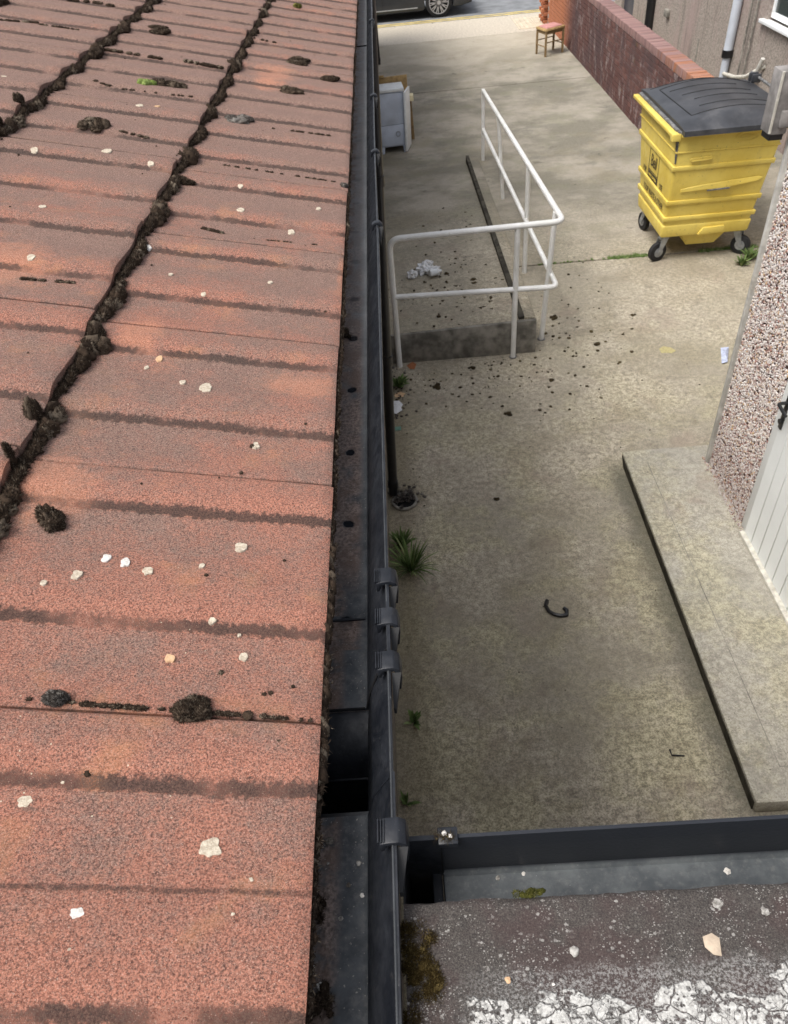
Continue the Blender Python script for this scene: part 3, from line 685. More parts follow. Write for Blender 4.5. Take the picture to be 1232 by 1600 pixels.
# lettering and printed panel on the front face
def text(body, size, y, z, parent, out_=.004, mat='ink', sx=1.):
    cu = bpy.data.curves.new('lettering', 'FONT'); cu.body = body; cu.size = size; cu.extrude = .0008; cu.align_x = 'CENTER'; cu.align_y = 'CENTER'
    t = bpy.data.objects.new('tmp', cu); COL.objects.link(t); bpy.context.view_layer.update()
    me = bpy.data.meshes.new_from_object(t.evaluated_get(bpy.context.evaluated_depsgraph_get())); bpy.data.objects.remove(t)
    me.materials.clear(); me.materials.append(M[mat]); me.name = 'lettering'
    o_ = link('lettering', me, parent); p = front_pt(y, z, out_)
    o_.matrix_basis = Matrix.Translation(p) @ Matrix(((0, 0, -1, 0), (-1, 0, 0, 0), (0, 1, 0, 0), (0, 0, 0, 1))) @ Matrix.Diagonal((sx, 1, 1, 1))
    rbn(o_); return o_
def panel(y0, y1, z0, z1, mat, name, out_=.003):
    return rbn(MB().hexa([front_pt(y0, z0, out_), front_pt(y1, z0, out_), front_pt(y1, z0, -.004), front_pt(y0, z0, -.004)],
                         [front_pt(y0, z1, out_), front_pt(y1, z1, out_), front_pt(y1, z1, -.004), front_pt(y0, z1, -.004)]).build(name, M[mat], bin_))
LB, TB = 8.30, .0
for (y0, y1, z0, z1) in ((8.14, 8.48, .975, .981), (8.14, 8.48, .765, .771), (8.14, 8.146, .69, .981), (8.474, 8.48, .69, .981), ):
    panel(y0, y1, z0, z1, 'ink', 'logo_border', .0035)
panel(8.14, 8.48, .69, .755, 'ink', 'logo_bar')
text('Bell', .17, 8.31, .875, bin_, .0045, 'ink', .85)
text('WASTE CONTROL', .036, 8.31, .722, bin_, .0055, 'bin', .9)
text('YOUR WASTE & OTHER', .085, 8.22, .56, bin_, .006, 'ink', .78)
text('FOR', .075, 8.60, .725, bin_, .0045, 'ink', .8)
text('USE', .075, 8.0, .725, bin_, .0045, 'ink', .8)

bin_.location.x -= .03

# ================================================================== BRICK WALL
WX0, WX1 = 3.745, 3.965
bw = empty('brick_wall', (3.85, 14, 0), 'long low weathered red brick garden wall with brick-on-edge coping', 'brick wall')
def rw(o): return rel(o, bw.location)
WY0, WY1 = 9.35, 20.1
rw(MB().box((WX0+.008, WY0, -.02), (WX1-.008, WY1, 1.045)).build('mortar_core', M['mortar'], bw))
bm_ = {}
def unit_box(name, dx, dy, dz, mat):
    return MB().box((-dx/2, -dy/2, -dz/2), (dx/2, dy/2, dz/2)).mesh(name, mat, bevel=.004, seg=1)
me_s = unit_box('brick', .1, .215, .065, M['brick']); me_c = unit_box('coping_brick', .232, .065, .105, M['cope'])
cnt = 0; rest = MB()
cells = []
for c in range(14):
    for k in range(int((WY1-WY0)/.225)+1):
        y = WY0 + .11 + k*.225 + (c % 2)*.1125
        if y > WY1 - .1: continue
        cells.append((y - c*.25, c, y))
cells.sort()
for _, c, y in cells:
    z = .035 + c*.0745; x = WX0 + .05 - random.uniform(0, .005)
    if cnt < 290:
        o = link('brick', me_s, bw); o.location = (x, y, z); rw(o); o.rotation_euler.z = random.uniform(-.012, .012); cnt += 1
    else:
        rest.box((x-.05, y-.1075, z-.0325), (x+.05, y+.1075, z+.0325))
rw(tag(rest.build('far_bricks', M['brick'], bw), kind='stuff'))
k = 0; y = WY0 + .03
while y < WY1 and k < 148:
    o = link('coping_brick', me_c, bw); o.location = (3.855 + random.uniform(-.004, .004), y, 1.045+.055 + random.uniform(-.003, .003)); rw(o)
    o.rotation_euler = (random.uniform(-.02, .02), 0, random.uniform(-.02, .02)); y += .0745; k += 1
# bright brick pier at the street end
pier = empty('brick_pier', (3.85, 20.4, 0), 'orange red brick pier at the street end of the garden wall', 'pier')
pm = unit_box('brick', .215, .1, .065, M['brick']); pm2 = unit_box('brick', .1, .215, .065, M['brick'])
MB().box((-.16, -.16, 0), (.16, .16, 1.5)).build('mortar_core', M['mortar'], pier)
for c in range(20):
    for s_ in (-1, 1):
        for t_ in (-1, 1):
            if c % 2: o = link('brick', pm, pier); o.location = (s_*.1125 - .0, t_*.125, .035+c*.0745)
            else: o = link('brick', pm2, pier); o.location = (s_*.125, t_*.1125, .035+c*.0745)
MB().box((-.2, -.2, 1.5), (.2, .2, 1.57)).build('pier_cap', M['cope'], pier, bevel=.01)

# ================================================================== GREY HOUSE
GX = 5.3
hs_ = empty('neighbouring_house', (6.5, 14, 0), 'grey brown roughcast house behind the brick wall', 'house')
def rh(o): return rel(o, hs_.location)
def wallseg(y0, y1, z0, z1): rh(MB().box((GX, y0, z0), (9.5, y1, z1)).build('wall', M['render'], hs_))
# openings: window y 11.0..12.15 z 1.33..2.5 ; door y 18.75..19.7 z 0..2.1
wallseg(4.5, 10.75, -.02, 5.5); wallseg(10.75, 12.14, -.02, 1.30); wallseg(10.75, 12.14, 2.55, 5.5)
wallseg(12.14, 18.75, -.02, 5.5); wallseg(18.75, 19.72, 2.12, 5.5); wallseg(19.72, 20.3, -.02, 5.5)
wf = rh(MB().box((GX+.05, 10.75, 1.33), (GX+.11, 12.14, 1.40)).box((GX+.05, 10.75, 2.47), (GX+.11, 12.14, 2.55)).box((GX+.05, 10.75, 1.40), (GX+.11, 10.82, 2.47)).box((GX+.05, 12.07, 1.40), (GX+.11, 12.14, 2.47)).box((GX+.05, 11.41, 1.40), (GX+.11, 11.48, 2.47)).build('window', M['upvc'], hs_, bevel=.005, seg=1))
rel(MB().box((GX+.07, 10.82, 1.40), (GX+.09, 11.41, 2.47)).build('pane', M['glass'], wf), hs_.location).matrix_parent_inverse = Matrix.Identity(4)
rel(MB().box((GX+.07, 11.48, 1.40), (GX+.09, 12.07, 2.47)).build('pane', M['glass'], wf), hs_.location).matrix_parent_inverse = Matrix.Identity(4)
rh(MB().box((GX-.07, 10.6, 1.265), (GX+.05, 12.24, 1.31)).build('window_sill', M['upvc'], hs_, bevel=.008))
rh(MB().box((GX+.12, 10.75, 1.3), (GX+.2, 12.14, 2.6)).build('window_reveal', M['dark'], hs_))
rh(MB().box((GX+.06, 18.75, 0), (GX+.12, 19.72, 2.12)).build('dark_blue_door', simple('navy_door_paint', (.03, .035, .06), .4, .4), hs_, bevel=.005))
rh(MB().box((GX-.012, 14.58, .2), (GX, 14.62, .62)).build('slot_mark', M['block'], hs_))
rh(MB().box((GX-.07, 16.3, .64), (GX, 16.46, .76)).build('vent_box', M['block'], hs_, bevel=.01))
rh(MB().tube([(GX-.05, 12.62, .1), (GX-.05, 12.55, 5.2)], .014, 8).build('cable', M['block'], hs_))
rh(MB().tube([(GX-.03, 12.47, .1), (GX-.03, 12.38, 5.2)], .012, 8).build('cable', M['block'], hs_))
dp = empty('pale_downpipe', (GX-.08, 13.2, 0), 'pale blue white downpipe on the grey house wall with a black joint collar', 'downpipe')
def rp(o): return rel(o, dp.location)
rp(MB().tube([(GX-.07, 13.12, .0), (GX-.07, 13.10, .72)], .058, 16).build('lower_pipe', M['pale_pipe'], dp))
rp(MB().tube([(GX-.07, 13.10, .72), (GX-.07, 12.96, 5.3)], .068, 16).build('upper_pipe', M['pale_pipe'], dp))
rp(MB().tube([(GX-.07, 13.10, .66), (GX-.07, 13.10, .76)], .082, 16).build('joint_collar', M['blackpl'], dp))
wp = empty('wall_waste_pipe', (GX-.1, 12.5, .5), 'thin cream waste pipe running from a bracket into the pale downpipe', 'pipe')
o = MB().tube([(GX-.09, 13.05, .45), (GX-.09, 12.6, .50), (GX-.09, 12.2, .60), (GX-.09, 11.95, .72), (GX+.01, 11.85, .80)], .026, 10).build('pipe', M['upvcdirty'], wp); rel(o, wp.location)
rel(MB().tube([(GX-.09, 11.96, .58), (GX-.06, 11.84, .90)], .03, 10).build('bracket', M['edge_bead'], wp), wp.location)
bpipe = tag(MB().tube([(GX-.07, 17.3, .0), (GX-.07, 17.3, 5.2)], .085, 14).build('soil_pipe', M['blackpl']), 'black vertical soil pipe on the grey house behind the wall', 'pipe')

# ================================================================== STOOL, CABINET, BOARDS
st = empty('wooden_stool', (3.3, 17.4, 0), 'low wooden stool with a pink padded seat beside the brick wall', 'stool', rz=.0)
legs = [(3.075, 17.50), (3.195, 17.17), (3.575, 17.40), (3.45, 17.72)]
def rs(o): return rel(o, st.location)
for x, y in legs: rs(MB().box((x-.02, y-.02, 0), (x+.02, y+.02, .43)).build('leg', M['wooddark'], st, bevel=.004, seg=1))
c_ = Vector((sum(l[0] for l in legs)/4, sum(l[1] for l in legs)/4, 0))
def grow(k, z): return [(c_.x+(x-c_.x)*k, c_.y+(y-c_.y)*k, z) for x, y in (legs[1], legs[2], legs[3], legs[0])]
rs(MB().hexa(grow(1.02, .38), grow(1.02, .435)).build('apron', M['wooddark'], st))
rs(MB().hexa(grow(1.14, .437), grow(1.10, .475)).build('seat_frame', M['wood'], st, bevel=.006))
rs(MB().hexa(grow(.98, .475), grow(.80, .50)).build('seat_pad', M['pink'], st, bevel=.02, seg=3))
for (a, b), z in (((0, 1), .17), ((2, 3), .17), ((0, 3), .24), ((1, 2), .24)):
    rs(MB().tube([(legs[a][0], legs[a][1], z), (legs[b][0], legs[b][1], z)], .011, 6).build('stretcher', M['wooddark'], st))

cb = empty('pale_cabinet', (.03, 12.2, 0), 'pale blue and white bedside cabinet standing by the left wall', 'cabinet', rz=0)
cb.rotation_euler.z = math.radians(4)
# local: front at y=0, x -.19..+.19 , depth .33
W0, W1, D, HH = -.185, .195, .35, .88
MB().box((W0, .02, .09), (W1, D, .84)).build('carcass', M['cabinet'], cb, bevel=.004)
MB().box((W0-.01, -.012, .84), (W1+.012, D+.01, .88)).build('cabinet_top', M['cabtop'], cb, bevel=.006)
d1 = MB().box((W0+.012, .002, .40), (W1-.01, .019, .825)).build('door_panel', M['cabinet'], cb, bevel=.004)
d2 = MB().box((W0+.012, .002, .11), (W1-.01, .019, .393)).build('drawer_front', M['cabinet'], cb, bevel=.004)
MB().tube([(.08+.03*math.cos(a), -.006, .27+.035*math.sin(a)) for a in np.linspace(0, 2*PI, 17)], .005, 6).build('ring_pull', M['steel'], d2)
for x in (W0, W1-.05):
    for y in (.0, D-.05): MB().add([(x, y, .1), (x+.05, y, .1), (x+.05, y+.05, .1), (x, y+.05, .1), (x+.008, y+.006, 0), (x+.042, y+.006, 0), (x+.042, y+.044, 0), (x+.008, y+.044, 0)],
        [(0, 1, 5, 4), (1, 2, 6, 5), (2, 3, 7, 6), (3, 0, 4, 7), (7, 6, 5, 4)]).build('leg', M['cabinet'], cb)
o = MB().hexa([(.205, 12.17, .02), (.235, 12.17, .02), (.31, 12.50, .02), (.285, 12.50, .02)], [(.222, 12.17, .83), (.25, 12.17, .83), (.325, 12.50, .83), (.30, 12.50, .83)]).build('loose_cabinet_side', M['cabtop'], bevel=.003)
tag(o, 'loose pale cabinet side panel leaning against the right side of the blue cabinet', 'panel')
bd = tag(MB().hexa([(-.2, 12.62, 0), (.30, 12.60, 0), (.30, 12.63, 0), (-.2, 12.65, 0)], [(-.2, 12.66, .93), (.30, 12.64, .95), (.30, 12.67, .95), (-.2, 12.69, .93)]).build('wooden_board', M['wood'], bevel=.004),
         'yellow brown wooden board standing upright behind the pale cabinet', 'board')
pl = tag(MB().hexa([(.31, 12.78, 0), (.37, 12.78, 0), (.37, 12.82, 0), (.31, 12.82, 0)], [(.29, 12.80, .56), (.355, 12.80, .56), (.355, 12.84, .56), (.29, 12.84, .56)]).build('wooden_post', M['wooddark'], bevel=.004),
         'short wooden plank upright right of the cabinet under a cream block', 'plank')
tag(MB().hexa([(.27, 12.72, .565), (.385, 12.72, .565), (.385, 12.88, .565), (.27, 12.88, .565)], [(.27, 12.74, .64), (.385, 12.74, .64), (.385, 12.88, .64), (.27, 12.88, .64)]).build('cream_block', M['cream'], bevel=.006),
    'cream foam block resting on top of the short plank', 'block')
tag(MB().hexa([(-.215, 16.0, 0), (-.145, 16.0, 0), (-.145, 16.1, 0), (-.215, 16.1, 0)], [(-.115, 12.60, .945), (-.04, 12.60, .945), (-.04, 12.60, .98), (-.115, 12.60, .98)]).build('leaning_plank', M['wood'], bevel=.004),
    'long pale wooden plank resting on the board and sloping back along the left wall', 'plank')

# ================================================================== CAR (dark hatchback at the far kerb side)
car = empty('parked_car', (.15, 23.1, -.016), 'dark grey car with multi-spoke alloy wheels parked in the road', 'car')
CL0, CL1, CY0, CY1 = -2.25, 2.12, -.9, .9
prof = [(-2.2, .30), (-2.25, .62), (-2.12, .95), (-1.6, 1.35), (-1.2, 1.47), (.1, 1.48), (.95, 1.02), (1.75, .90), (2.05, .72), (2.14, .45), (2.10, .26), (1.75, .20), (-1.9, .20)]
def arch(cx, r_=.36, n=9): return [(cx + r_*math.cos(a), .31 + r_*math.sin(a)) for a in np.linspace(-.30, PI+.30, n)]
low = [(2.10, .26), (1.80, .20)] + arch(1.28) + [(.85, .17), (-.95, .17)] + arch(-1.42) + [(-1.85, .2), (-2.2, .30)]
outl = [(-2.25, .62), (-2.2, .88), (-1.9, .93), (-1.2, .94), (.5, .93), (.98, .95), (1.75, .86), (2.05, .70), (2.14, .45)] + low
MB().prism([(x, z) for x, z in outl], CY0, CY1, 'y').build('car_body', M['carpaint'], car, bevel=.03, seg=3)
cab = [(-1.95, .90), (-1.55, 1.34), (-1.15, 1.45), (.02, 1.46), (.93, .93)]
cb_ = MB().prism(cab, CY0+.1, CY1-.1, 'y').build('cabin', M['glass'], car, bevel=.03, seg=3)
MB().prism([(-1.6, 1.40), (-1.15, 1.475), (.02, 1.485), (.12, 1.43), (-1.55, 1.35)], CY0+.13, CY1-.13, 'y').build('roof', M['carpaint'], car, bevel=.015)
for s_ in (CY0-.004, CY1-.008):
    MB().box((-1.0, s_, .24), (.75, s_+.012, .262)).build('sill_trim', M['trim'], car)
MB().box((-.12, CY0-.006, .33), (-.112, CY0+.01, .92)).build('door_gap', M['dark'], car)
MB().tube([(-.35, CY0-.02, .80), (-.18, CY0-.02, .80)], .014, 8).build('door_handle', M['trim'], car)
MB().hexa([(1.92, CY0-.004, .34), (2.1, CY0+.1, .34), (2.1, CY0+.18, .34), (1.92, CY0+.1, .34)], [(1.92, CY0-.004, .42), (2.1, CY0+.1, .42), (2.1, CY0+.18, .42), (1.92, CY0+.1, .42)]).build('fog_lamp', M['trim'], car)
for s_ in (1, -1): MB().hexa([(1.80, s_*.86, .66), (2.07, s_*.70, .60), (2.03, s_*.5, .60), (1.80, s_*.6, .66)] if s_ > 0 else [(1.80, -.86, .66), (1.80, -.6, .66), (2.03, -.5, .60), (2.07, -.70, .60)],
     [(1.74, s_*.87, .76), (1.98, s_*.72, .71), (1.95, s_*.5, .71), (1.74, s_*.6, .76)] if s_ > 0 else [(1.74, -.87, .76), (1.74, -.6, .76), (1.95, -.5, .71), (1.98, -.72, .71)]).build('headlight', M['trim'], car)
ty = MB().tube([(0, -.1, 0), (0, -.085, 0), (0, .085, 0), (0, .1, 0)], [.295, .32, .32, .295], 36).mesh('wheel', M['rubber'])
rm = MB().tube([(0, -.103, 0), (0, -.098, 0)], .225, 30)
sp = MB()
for k in range(10):
    a = 2*PI*k/10 + .1; ca, sa = math.cos(a), math.sin(a)
    for d_ in (-.11, .11):
        c2, s2 = math.cos(a+d_), math.sin(a+d_)
        sp.add([(-.014*sa+.05*ca, -.112, .014*ca+.05*sa), (.014*sa+.05*ca, -.112, -.014*ca+.05*sa), (.010*sa+.225*c2, -.112, -.010*ca+.225*s2), (-.010*sa+.225*c2, -.112, .010*ca+.225*s2)], [(0, 1, 2, 3)])
sp.tube([(0, -.118, 0), (0, -.108, 0)], .05, 16); sp.tube([(.235*math.cos(a), -.108, .235*math.sin(a)) for a in np.linspace(0, 2*PI, 37)], .012, 6)
rme = MB().tube([(0, -.103, 0), (0, -.098, 0)], .225, 30).mesh('wheel_well_disc', M['dark']); spe = sp.mesh('rim', M['alloy'])
for x, s_ in ((1.28, 1), (-1.42, 1), (1.28, -1), (-1.42, -1)):
    wo = link('wheel', ty, car); wo.location = (x, -.80*s_, .32)
    if s_ < 0: wo.rotation_euler.z = PI
    link('rim_disc', rme, wo); link('rim', spe, wo)
# building across the road, out of frame but really there
tag(MB().box((-30, 38, 0), (30, 46, 7)).build('terrace_opposite', M['render']), 'plain rendered terrace across the road', 'building')

# ================================================================== LEFT BUILDING under the tiled roof
lb = empty('left_building', (-2.5, 4, 0), 'rendered building under the red tiled roof at left', 'building')
rel(MB().box((-4.5, -2.0, -.02), (-.235, 19.9, 3.12)).build('wall', M['leftwall'], lb), lb.location)
rel(MB().box((-.145, -.8, 3.05), (-.122, 19.0, 3.175)).build('fascia', M['blackpl'], lb), lb.location)
rel(MB().box((-.235, -.8, 3.05), (-.147, 19.0, 3.06)).build('soffit', M['blackpl'], lb), lb.location)
# downpipes
def pipe(top, bot, label, r_=.034):
    e = empty('black_downpipe', bot, label, 'downpipe')
    T, B = Vector(top), Vector(bot)
    def rr(o): return rel(o, B)
    rr(MB().tube([B, T], r_, 16).build('pipe_body', M['blackpl'], e))
    d = (T-B)
    for t in (.02, .36, .72): rr(MB().tube([B+d*t, B+d*(t+.018)], r_*1.18, 16).build('pipe_clip', M['blackpl'], e))
    return e
pipe((-.058, 4.3, 3.18), (-.192, 4.3, .03), 'black round downpipe falling to the gully beside the railing')
pipe((-.15, 17.9, 3.18), (-.135, 17.9, .0), 'black downpipe at the far end of the left wall near the street')
gy = empty('drain_gully', (-.11, 4.22, 0), 'round dark drain gully with dead leaves at the foot of the downpipe', 'drain')
MB().tube([(.09*math.cos(a), .09*math.sin(a), .012) for a in np.linspace(0, 2*PI, 25)], .012, 8, False).build('gully_rim', M['block'], gy)
MB().tube([(0, 0, .002), (0, 0, .006)], .085, 20).build('gully_bowl', M['dark'], gy)

# ================================================================== TILED ROOF
TH = math.radians(15.6); EX, EZ = -.094, H - .54
GA, TW, TILT = .333, .302, -math.radians(3.2)
Y0T = .3402 - 4*TW
roof = empty('tiled_roof', (EX, 0, EZ), 'red concrete tiled roof with moss filled courses on the left', 'roof')
roof.rotation_euler.y = TH
def prof_h(u):                            # low rolls: steep on the near side, easing down to a flat pan
    t = ((u - .2925)/.4975) % 1
    if u < .2925 - .4975 + .5 and u < .2925: t = (u + .205)/.4975
    if t < .18: k = t/.18; h_ = k*k*(3 - 2*k)
    elif t < .86: h_ = .5 + .5*math.cos(PI*(t - .18)/.68)
    else: h_ = 0
    return .0105*h_ - .0105
TL = .40
def tile_mesh():
    NU, NV = 60, 10; vs = []; fs = []
    xs = [0.0, -.004, -.012] + list(np.linspace(-.03, -TL, NV-2)); nx = len(xs)
    ys_ = [0.0015, .003] + list(np.linspace(.006, TW-.006, NU)) + [TW-.003, TW-.0015]; ny = len(ys_)
    for i, x in enumerate(xs):
        for j, y in enumerate(ys_):
            e = 0
            if i == 0: e -= .0022
            elif i == 1: e -= .0006
            if j in (0, ny-1): e -= .002
            elif j in (1, ny-2): e -= .0005
            h_ = prof_h(y/TW) + e + .0008*mnoise.noise(Vector((x*30, y*30, 0)))
            vs.append((x, y, h_))
    for i in range(nx-1):
        for j in range(ny-1):
            a = i*ny+j; fs.append((a, a+1, a+ny+1, a+ny))
    n0 = len(vs)
    per = [(0, j) for j in range(ny)] + [(i, ny-1) for i in range(1, nx)] + [(nx-1, j) for j in range(ny-2, -1, -1)] + [(i, 0) for i in range(nx-2, 0, -1)]
    for i, j in per: v = vs[i*ny+j]; vs.append((v[0]*1.0, v[1], v[2]-.021))
    n_ = len(per)
    for k in range(n_):
        a = per[k]; b = per[(k+1) % n_]; fs.append((a[0]*ny+a[1], n0+k, n0+(k+1) % n_, b[0]*ny+b[1]))
    me = bpy.data.meshes.new('tile'); me.from_pydata(vs, [], fs); bm = bmesh.new(); bm.from_mesh(me)
    bmesh.ops.recalc_face_normals(bm, faces=bm.faces); bm.to_mesh(me); bm.free()
    me.shade_smooth(); me.set_sharp_from_angle(angle=math.radians(42)); me.materials.append(M['tile']); return me
tm = tile_mesh()
for c in range(6):
    for k in range(24):
        o = link('roof_tile', tm, roof)
        o.location = (-c*GA + random.uniform(-.0025, .0025)*(1 if c else .5), Y0T + k*TW, random.uniform(-.0006, .0002))
        o.rotation_euler = (random.uniform(-.004, .004), TILT + random.uniform(-.002, .002), random.uniform(-.0035, .0035))
rel(MB().box((-2.1, Y0T, -.10), (-.06, Y0T+24*TW, -.055)).build('roof_boarding', M['block'], roof), (0, 0, 0)).matrix_parent_inverse = Matrix.Identity(4)
RM = Matrix.Translation((EX, 0, EZ)) @ Matrix.Rotation(TH, 4, 'Y')
UPN = np.array((RM.to_3x3() @ Vector((0, 0, 1)))[:])
def tile_surf(s, y, up=0.):               # world point on the tile surface, s metres up the slope
    c = math.floor(s/GA); v = s - c*GA; u = ((y - Y0T)/TW) % 1
    h_ = prof_h(u) - v*math.tan(-TILT) + up
    return RM @ Vector((-s, y, h_))
def roof_at(px, py):                      # (s, Y) on the tile surface under a photo pixel
    d = ray(px, py); n_ = UPN; up = -.006
    for _ in range(5):
        E_ = np.array([EX, 0, EZ - H]) + n_*up
        P_ = d*((n_ @ E_)/(n_ @ d)); s_, y_ = (EX - P_[0])/math.cos(TH), P_[1]
        c = math.floor(s_/GA); up = .5*up + .5*(prof_h(((y_ - Y0T)/TW) % 1) - (s_ - c*GA)*math.tan(-TILT))
    return s_, y_

# lichen patches (thin irregular crusts grown on the tiles)
def lichen(px, py, rpx, mat='lichen', par=None):
    s0, y0 = roof_at(px, py); s1, y1 = roof_at(px+rpx, py); rr = abs(s0-s1)
    _, y2 = roof_at(px, py-rpx*.8); ry = min(abs(y2-y0), rr*1.5)
    n_ = 30; c0 = tile_surf(s0, y0, .0012); ph = random.random()*50
    ring = []; ring2 = []
    for k in range(n_):
        a = 2*PI*k/n_; f = 1 + .38*mnoise.noise(Vector((math.cos(a)*1.5+ph, math.sin(a)*1.5, ph))) + random.uniform(-.05, .05)
        ring.append(tile_surf(s0 + rr*f*math.cos(a), y0 + ry*f*math.sin(a), -.0008)); ring2.append(tile_surf(s0 + rr*.9*f*math.cos(a), y0 + ry*.9*f*math.sin(a), .0011))
    m_ = MB().add([c0] + ring2 + ring, [(0, 1+k, 1+(k+1) % n_) for k in range(n_)] + [(1+k, 1+n_+k, 1+n_+(k+1) % n_, 1+(k+1) % n_) for k in range(n_)])
    m_.smooth = True
    o = m_.build('lichen_patch', M[mat], roof); o.matrix_parent_inverse = RM.inverted(); return o
for a in [(327, 606, 11, 'lichen'), (405, 697, 6, 'lichen'), (383, 855, 10, 'lichen'), (174, 872, 8, 'lichenwhite'), (203, 879, 9, 'lichenwhite'), (237, 893, 8, 'lichen'), (127, 898, 9, 'lichen'), (75, 911, 5, 'lichen'),
          (321, 884, 5, 'lichen'), (338, 971, 6, 'lichen'), (388, 1027, 8, 'lichen'), (275, 1029, 8, 'lichentan'), (52, 1253, 13, 'lichen'), (337, 1326, 19, 'lichen'), (128, 1427, 12, 'lichenwhite'), (381, 993, 3, 'lichen'),
          (70, 323, 7, 'lichen'), (170, 236, 9, 'lichen'), (459, 363, 6, 'lichen'), (379, 328, 6, 'lichen'), (220, 165, 7, 'lichen'), (237, 389, 8, 'lichenwhite'), (50, 402, 7, 'lichen'), (248, 166, 5, 'lichentan'), (237, 256, 5, 'lichen'), (59, 236, 6, 'lichen'),
          (292, 597, 5, 'lichen'), (237, 574, 4, 'lichen'), (257, 561, 6, 'lichentan'), (323, 461, 4, 'lichen'), (272, 428, 4, 'lichen'), (426, 441, 4, 'lichen'), (380, 292, 4, 'lichen'), (501, 326, 4, 'lichen'), (8, 120, 6, 'lichen'), (399, 1376, 3, 'lichen'), (398, 1374, 3, 'lichen'), (110, 1224, 3, 'lichen'), (368, 1429, 3, 'lichen'), (115, 1484, 3, 'lichen')]: lichen(*a)

# moss
def moss_on(cl, s, y, rs_, ry_, h, n, ln=.004, up=.0):
    p = tile_surf(s, y, up)
    cl.lump(p, (rs_, ry_, h), rough=.5); cl.shoots(p, (rs_, ry_, h), n, ln, .0007)
# continuous moss rows along each exposed course edge
for c in (1, 2, 3):
    cl = Clump(); y = .28 if c == 1 else .8
    while y < 4.6:
        u = ((y - Y0T)/TW) % 1; dip = max(0, -prof_h(u)/.0105)
        near = max(.4, min(1, 1.6 - y*.35))
        base = .0050 + .0068*dip**2
        amt = mnoise.noise(Vector((y*9.1, c*7.7, 0)))*1.5
        r0 = base*(.75 + .7*max(0, amt) + .25*random.random())
        if amt < -.45 and dip < .4 and c > 1: y += .012; continue
        s = c*GA - random.uniform(.001, .012)
        moss_on(cl, s, y, r0*1.0, r0*random.uniform(.8, 1.3), r0*random.uniform(.65, 1.25), int(130*near), .0048, -.001 + r0*.3)
        y += max(.006, r0*.8)
    tag(cl.build('moss_row', M['moss']), ['', 'dark brown moss row along the lowest tile course edge', 'dark brown moss row along the second tile course edge', 'dark brown moss row along the uppermost visible tile course edge'][c], 'moss', kind='stuff')
clumps = [
 (93, 817, 34, 20, .016, 'moss', 'dark round moss clump alone on the lower left tiles'),
 (98, 1093, 30, 11, .010, 'mossgrey', 'dark moss clump with pale tips on the tile joint, left of its neighbour'),
 (308, 1109, 42, 26, .007, 'moss', 'dark flat moss clump on the tile joint near the middle of the lowest tiles'),
 (150, 541, 56, 40, .020, 'moss', 'big brown moss clump spilling below the lowest course edge, above the next one'),
 (66, 655, 40, 40, .020, 'moss', 'big brown moss clump on the course edge at the left end of a fine joint'),
 (148, 195, 40, 20, .018, 'moss', 'dark moss hump alone on the upper left tiles'),
 (266, 134, 40, 20, .016, 'moss', 'dark moss hump right of the bright green tuft'),
 (233, 131, 22, 17, .015, 'mossbright', 'bright yellow green moss tuft on the upper roof'),
 (376, 187, 34, 15, .012, 'mossgrey', 'smooth grey moss cushion on the right slope of upper roof'),
 (466, 14, 11, 9, .012, 'mossgreen', 'small yellow green moss tuft near the top edge of the photo'),
 (468, 98, 30, 12, .010, 'moss', 'long dark moss cushion beside the bright orange tile patch'),
 (455, 142, 30, 14, .010, 'moss', 'flat brown moss cushion below the orange tile patch'),
 (520, 125, 22, 7, .010, 'moss', 'brown moss cushion nearest the gutter on the upper roof'),
 (540, 291, 12, 8, .009, 'mossgrey', 'pale grey moss cushion overhanging the gutter edge'),
 (296, 286, 22, 8, .010, 'moss', 'small dark moss patch right of the course edge near mid roof'),
 (35, 165, 34, 26, .020, 'moss', 'dark moss hump at the left end of the second course edge'),
 (20, 715, 28, 16, .018, 'moss', 'brown moss clump touching the left edge of the photo'),
 (8, 205, 14, 14, .016, 'moss', 'dark moss hump cut by the left edge of the photo on the upper roof'),
 (250, 45, 36, 6, .008, 'moss', 'long thin moss strip on a tile crest near the top of the photo'),
 (365, 1117, 0, 0, 0, '', '')]
for px, py, rx_, ry_, h, mt, lab in clumps:
    if not rx_: continue
    s0, y0 = roof_at(px, py); s1, _ = roof_at(px + rx_, py); _, y1 = roof_at(px, py - ry_)
    a, b = abs(s1-s0)*.85, min(abs(y1-y0)*.8, abs(s1-s0)*1.1)
    if py < 420: b = min(b, .030); h = h*.75
    cl = Clump(); k = 9 if max(a, b) > .012 else 5
    for q in range(k):
        t = random.random()*2*PI; rr = random.random()**.5*.62
        sq = s0 + a*rr*math.cos(t)
        if s0 < GA: sq = min(sq, GA - .008)
        moss_on(cl, sq, y0 + b*rr*math.sin(t), a*random.uniform(.28, .45), b*random.uniform(.3, .48), h*random.uniform(.5, 1.), 520 if k == 9 else 260, .0030 if mt != 'mossgrey' else .0022)
    tag(cl.build('moss_clump', M[mt]), lab, 'moss clump', 'moss clumps on the tiled roof')
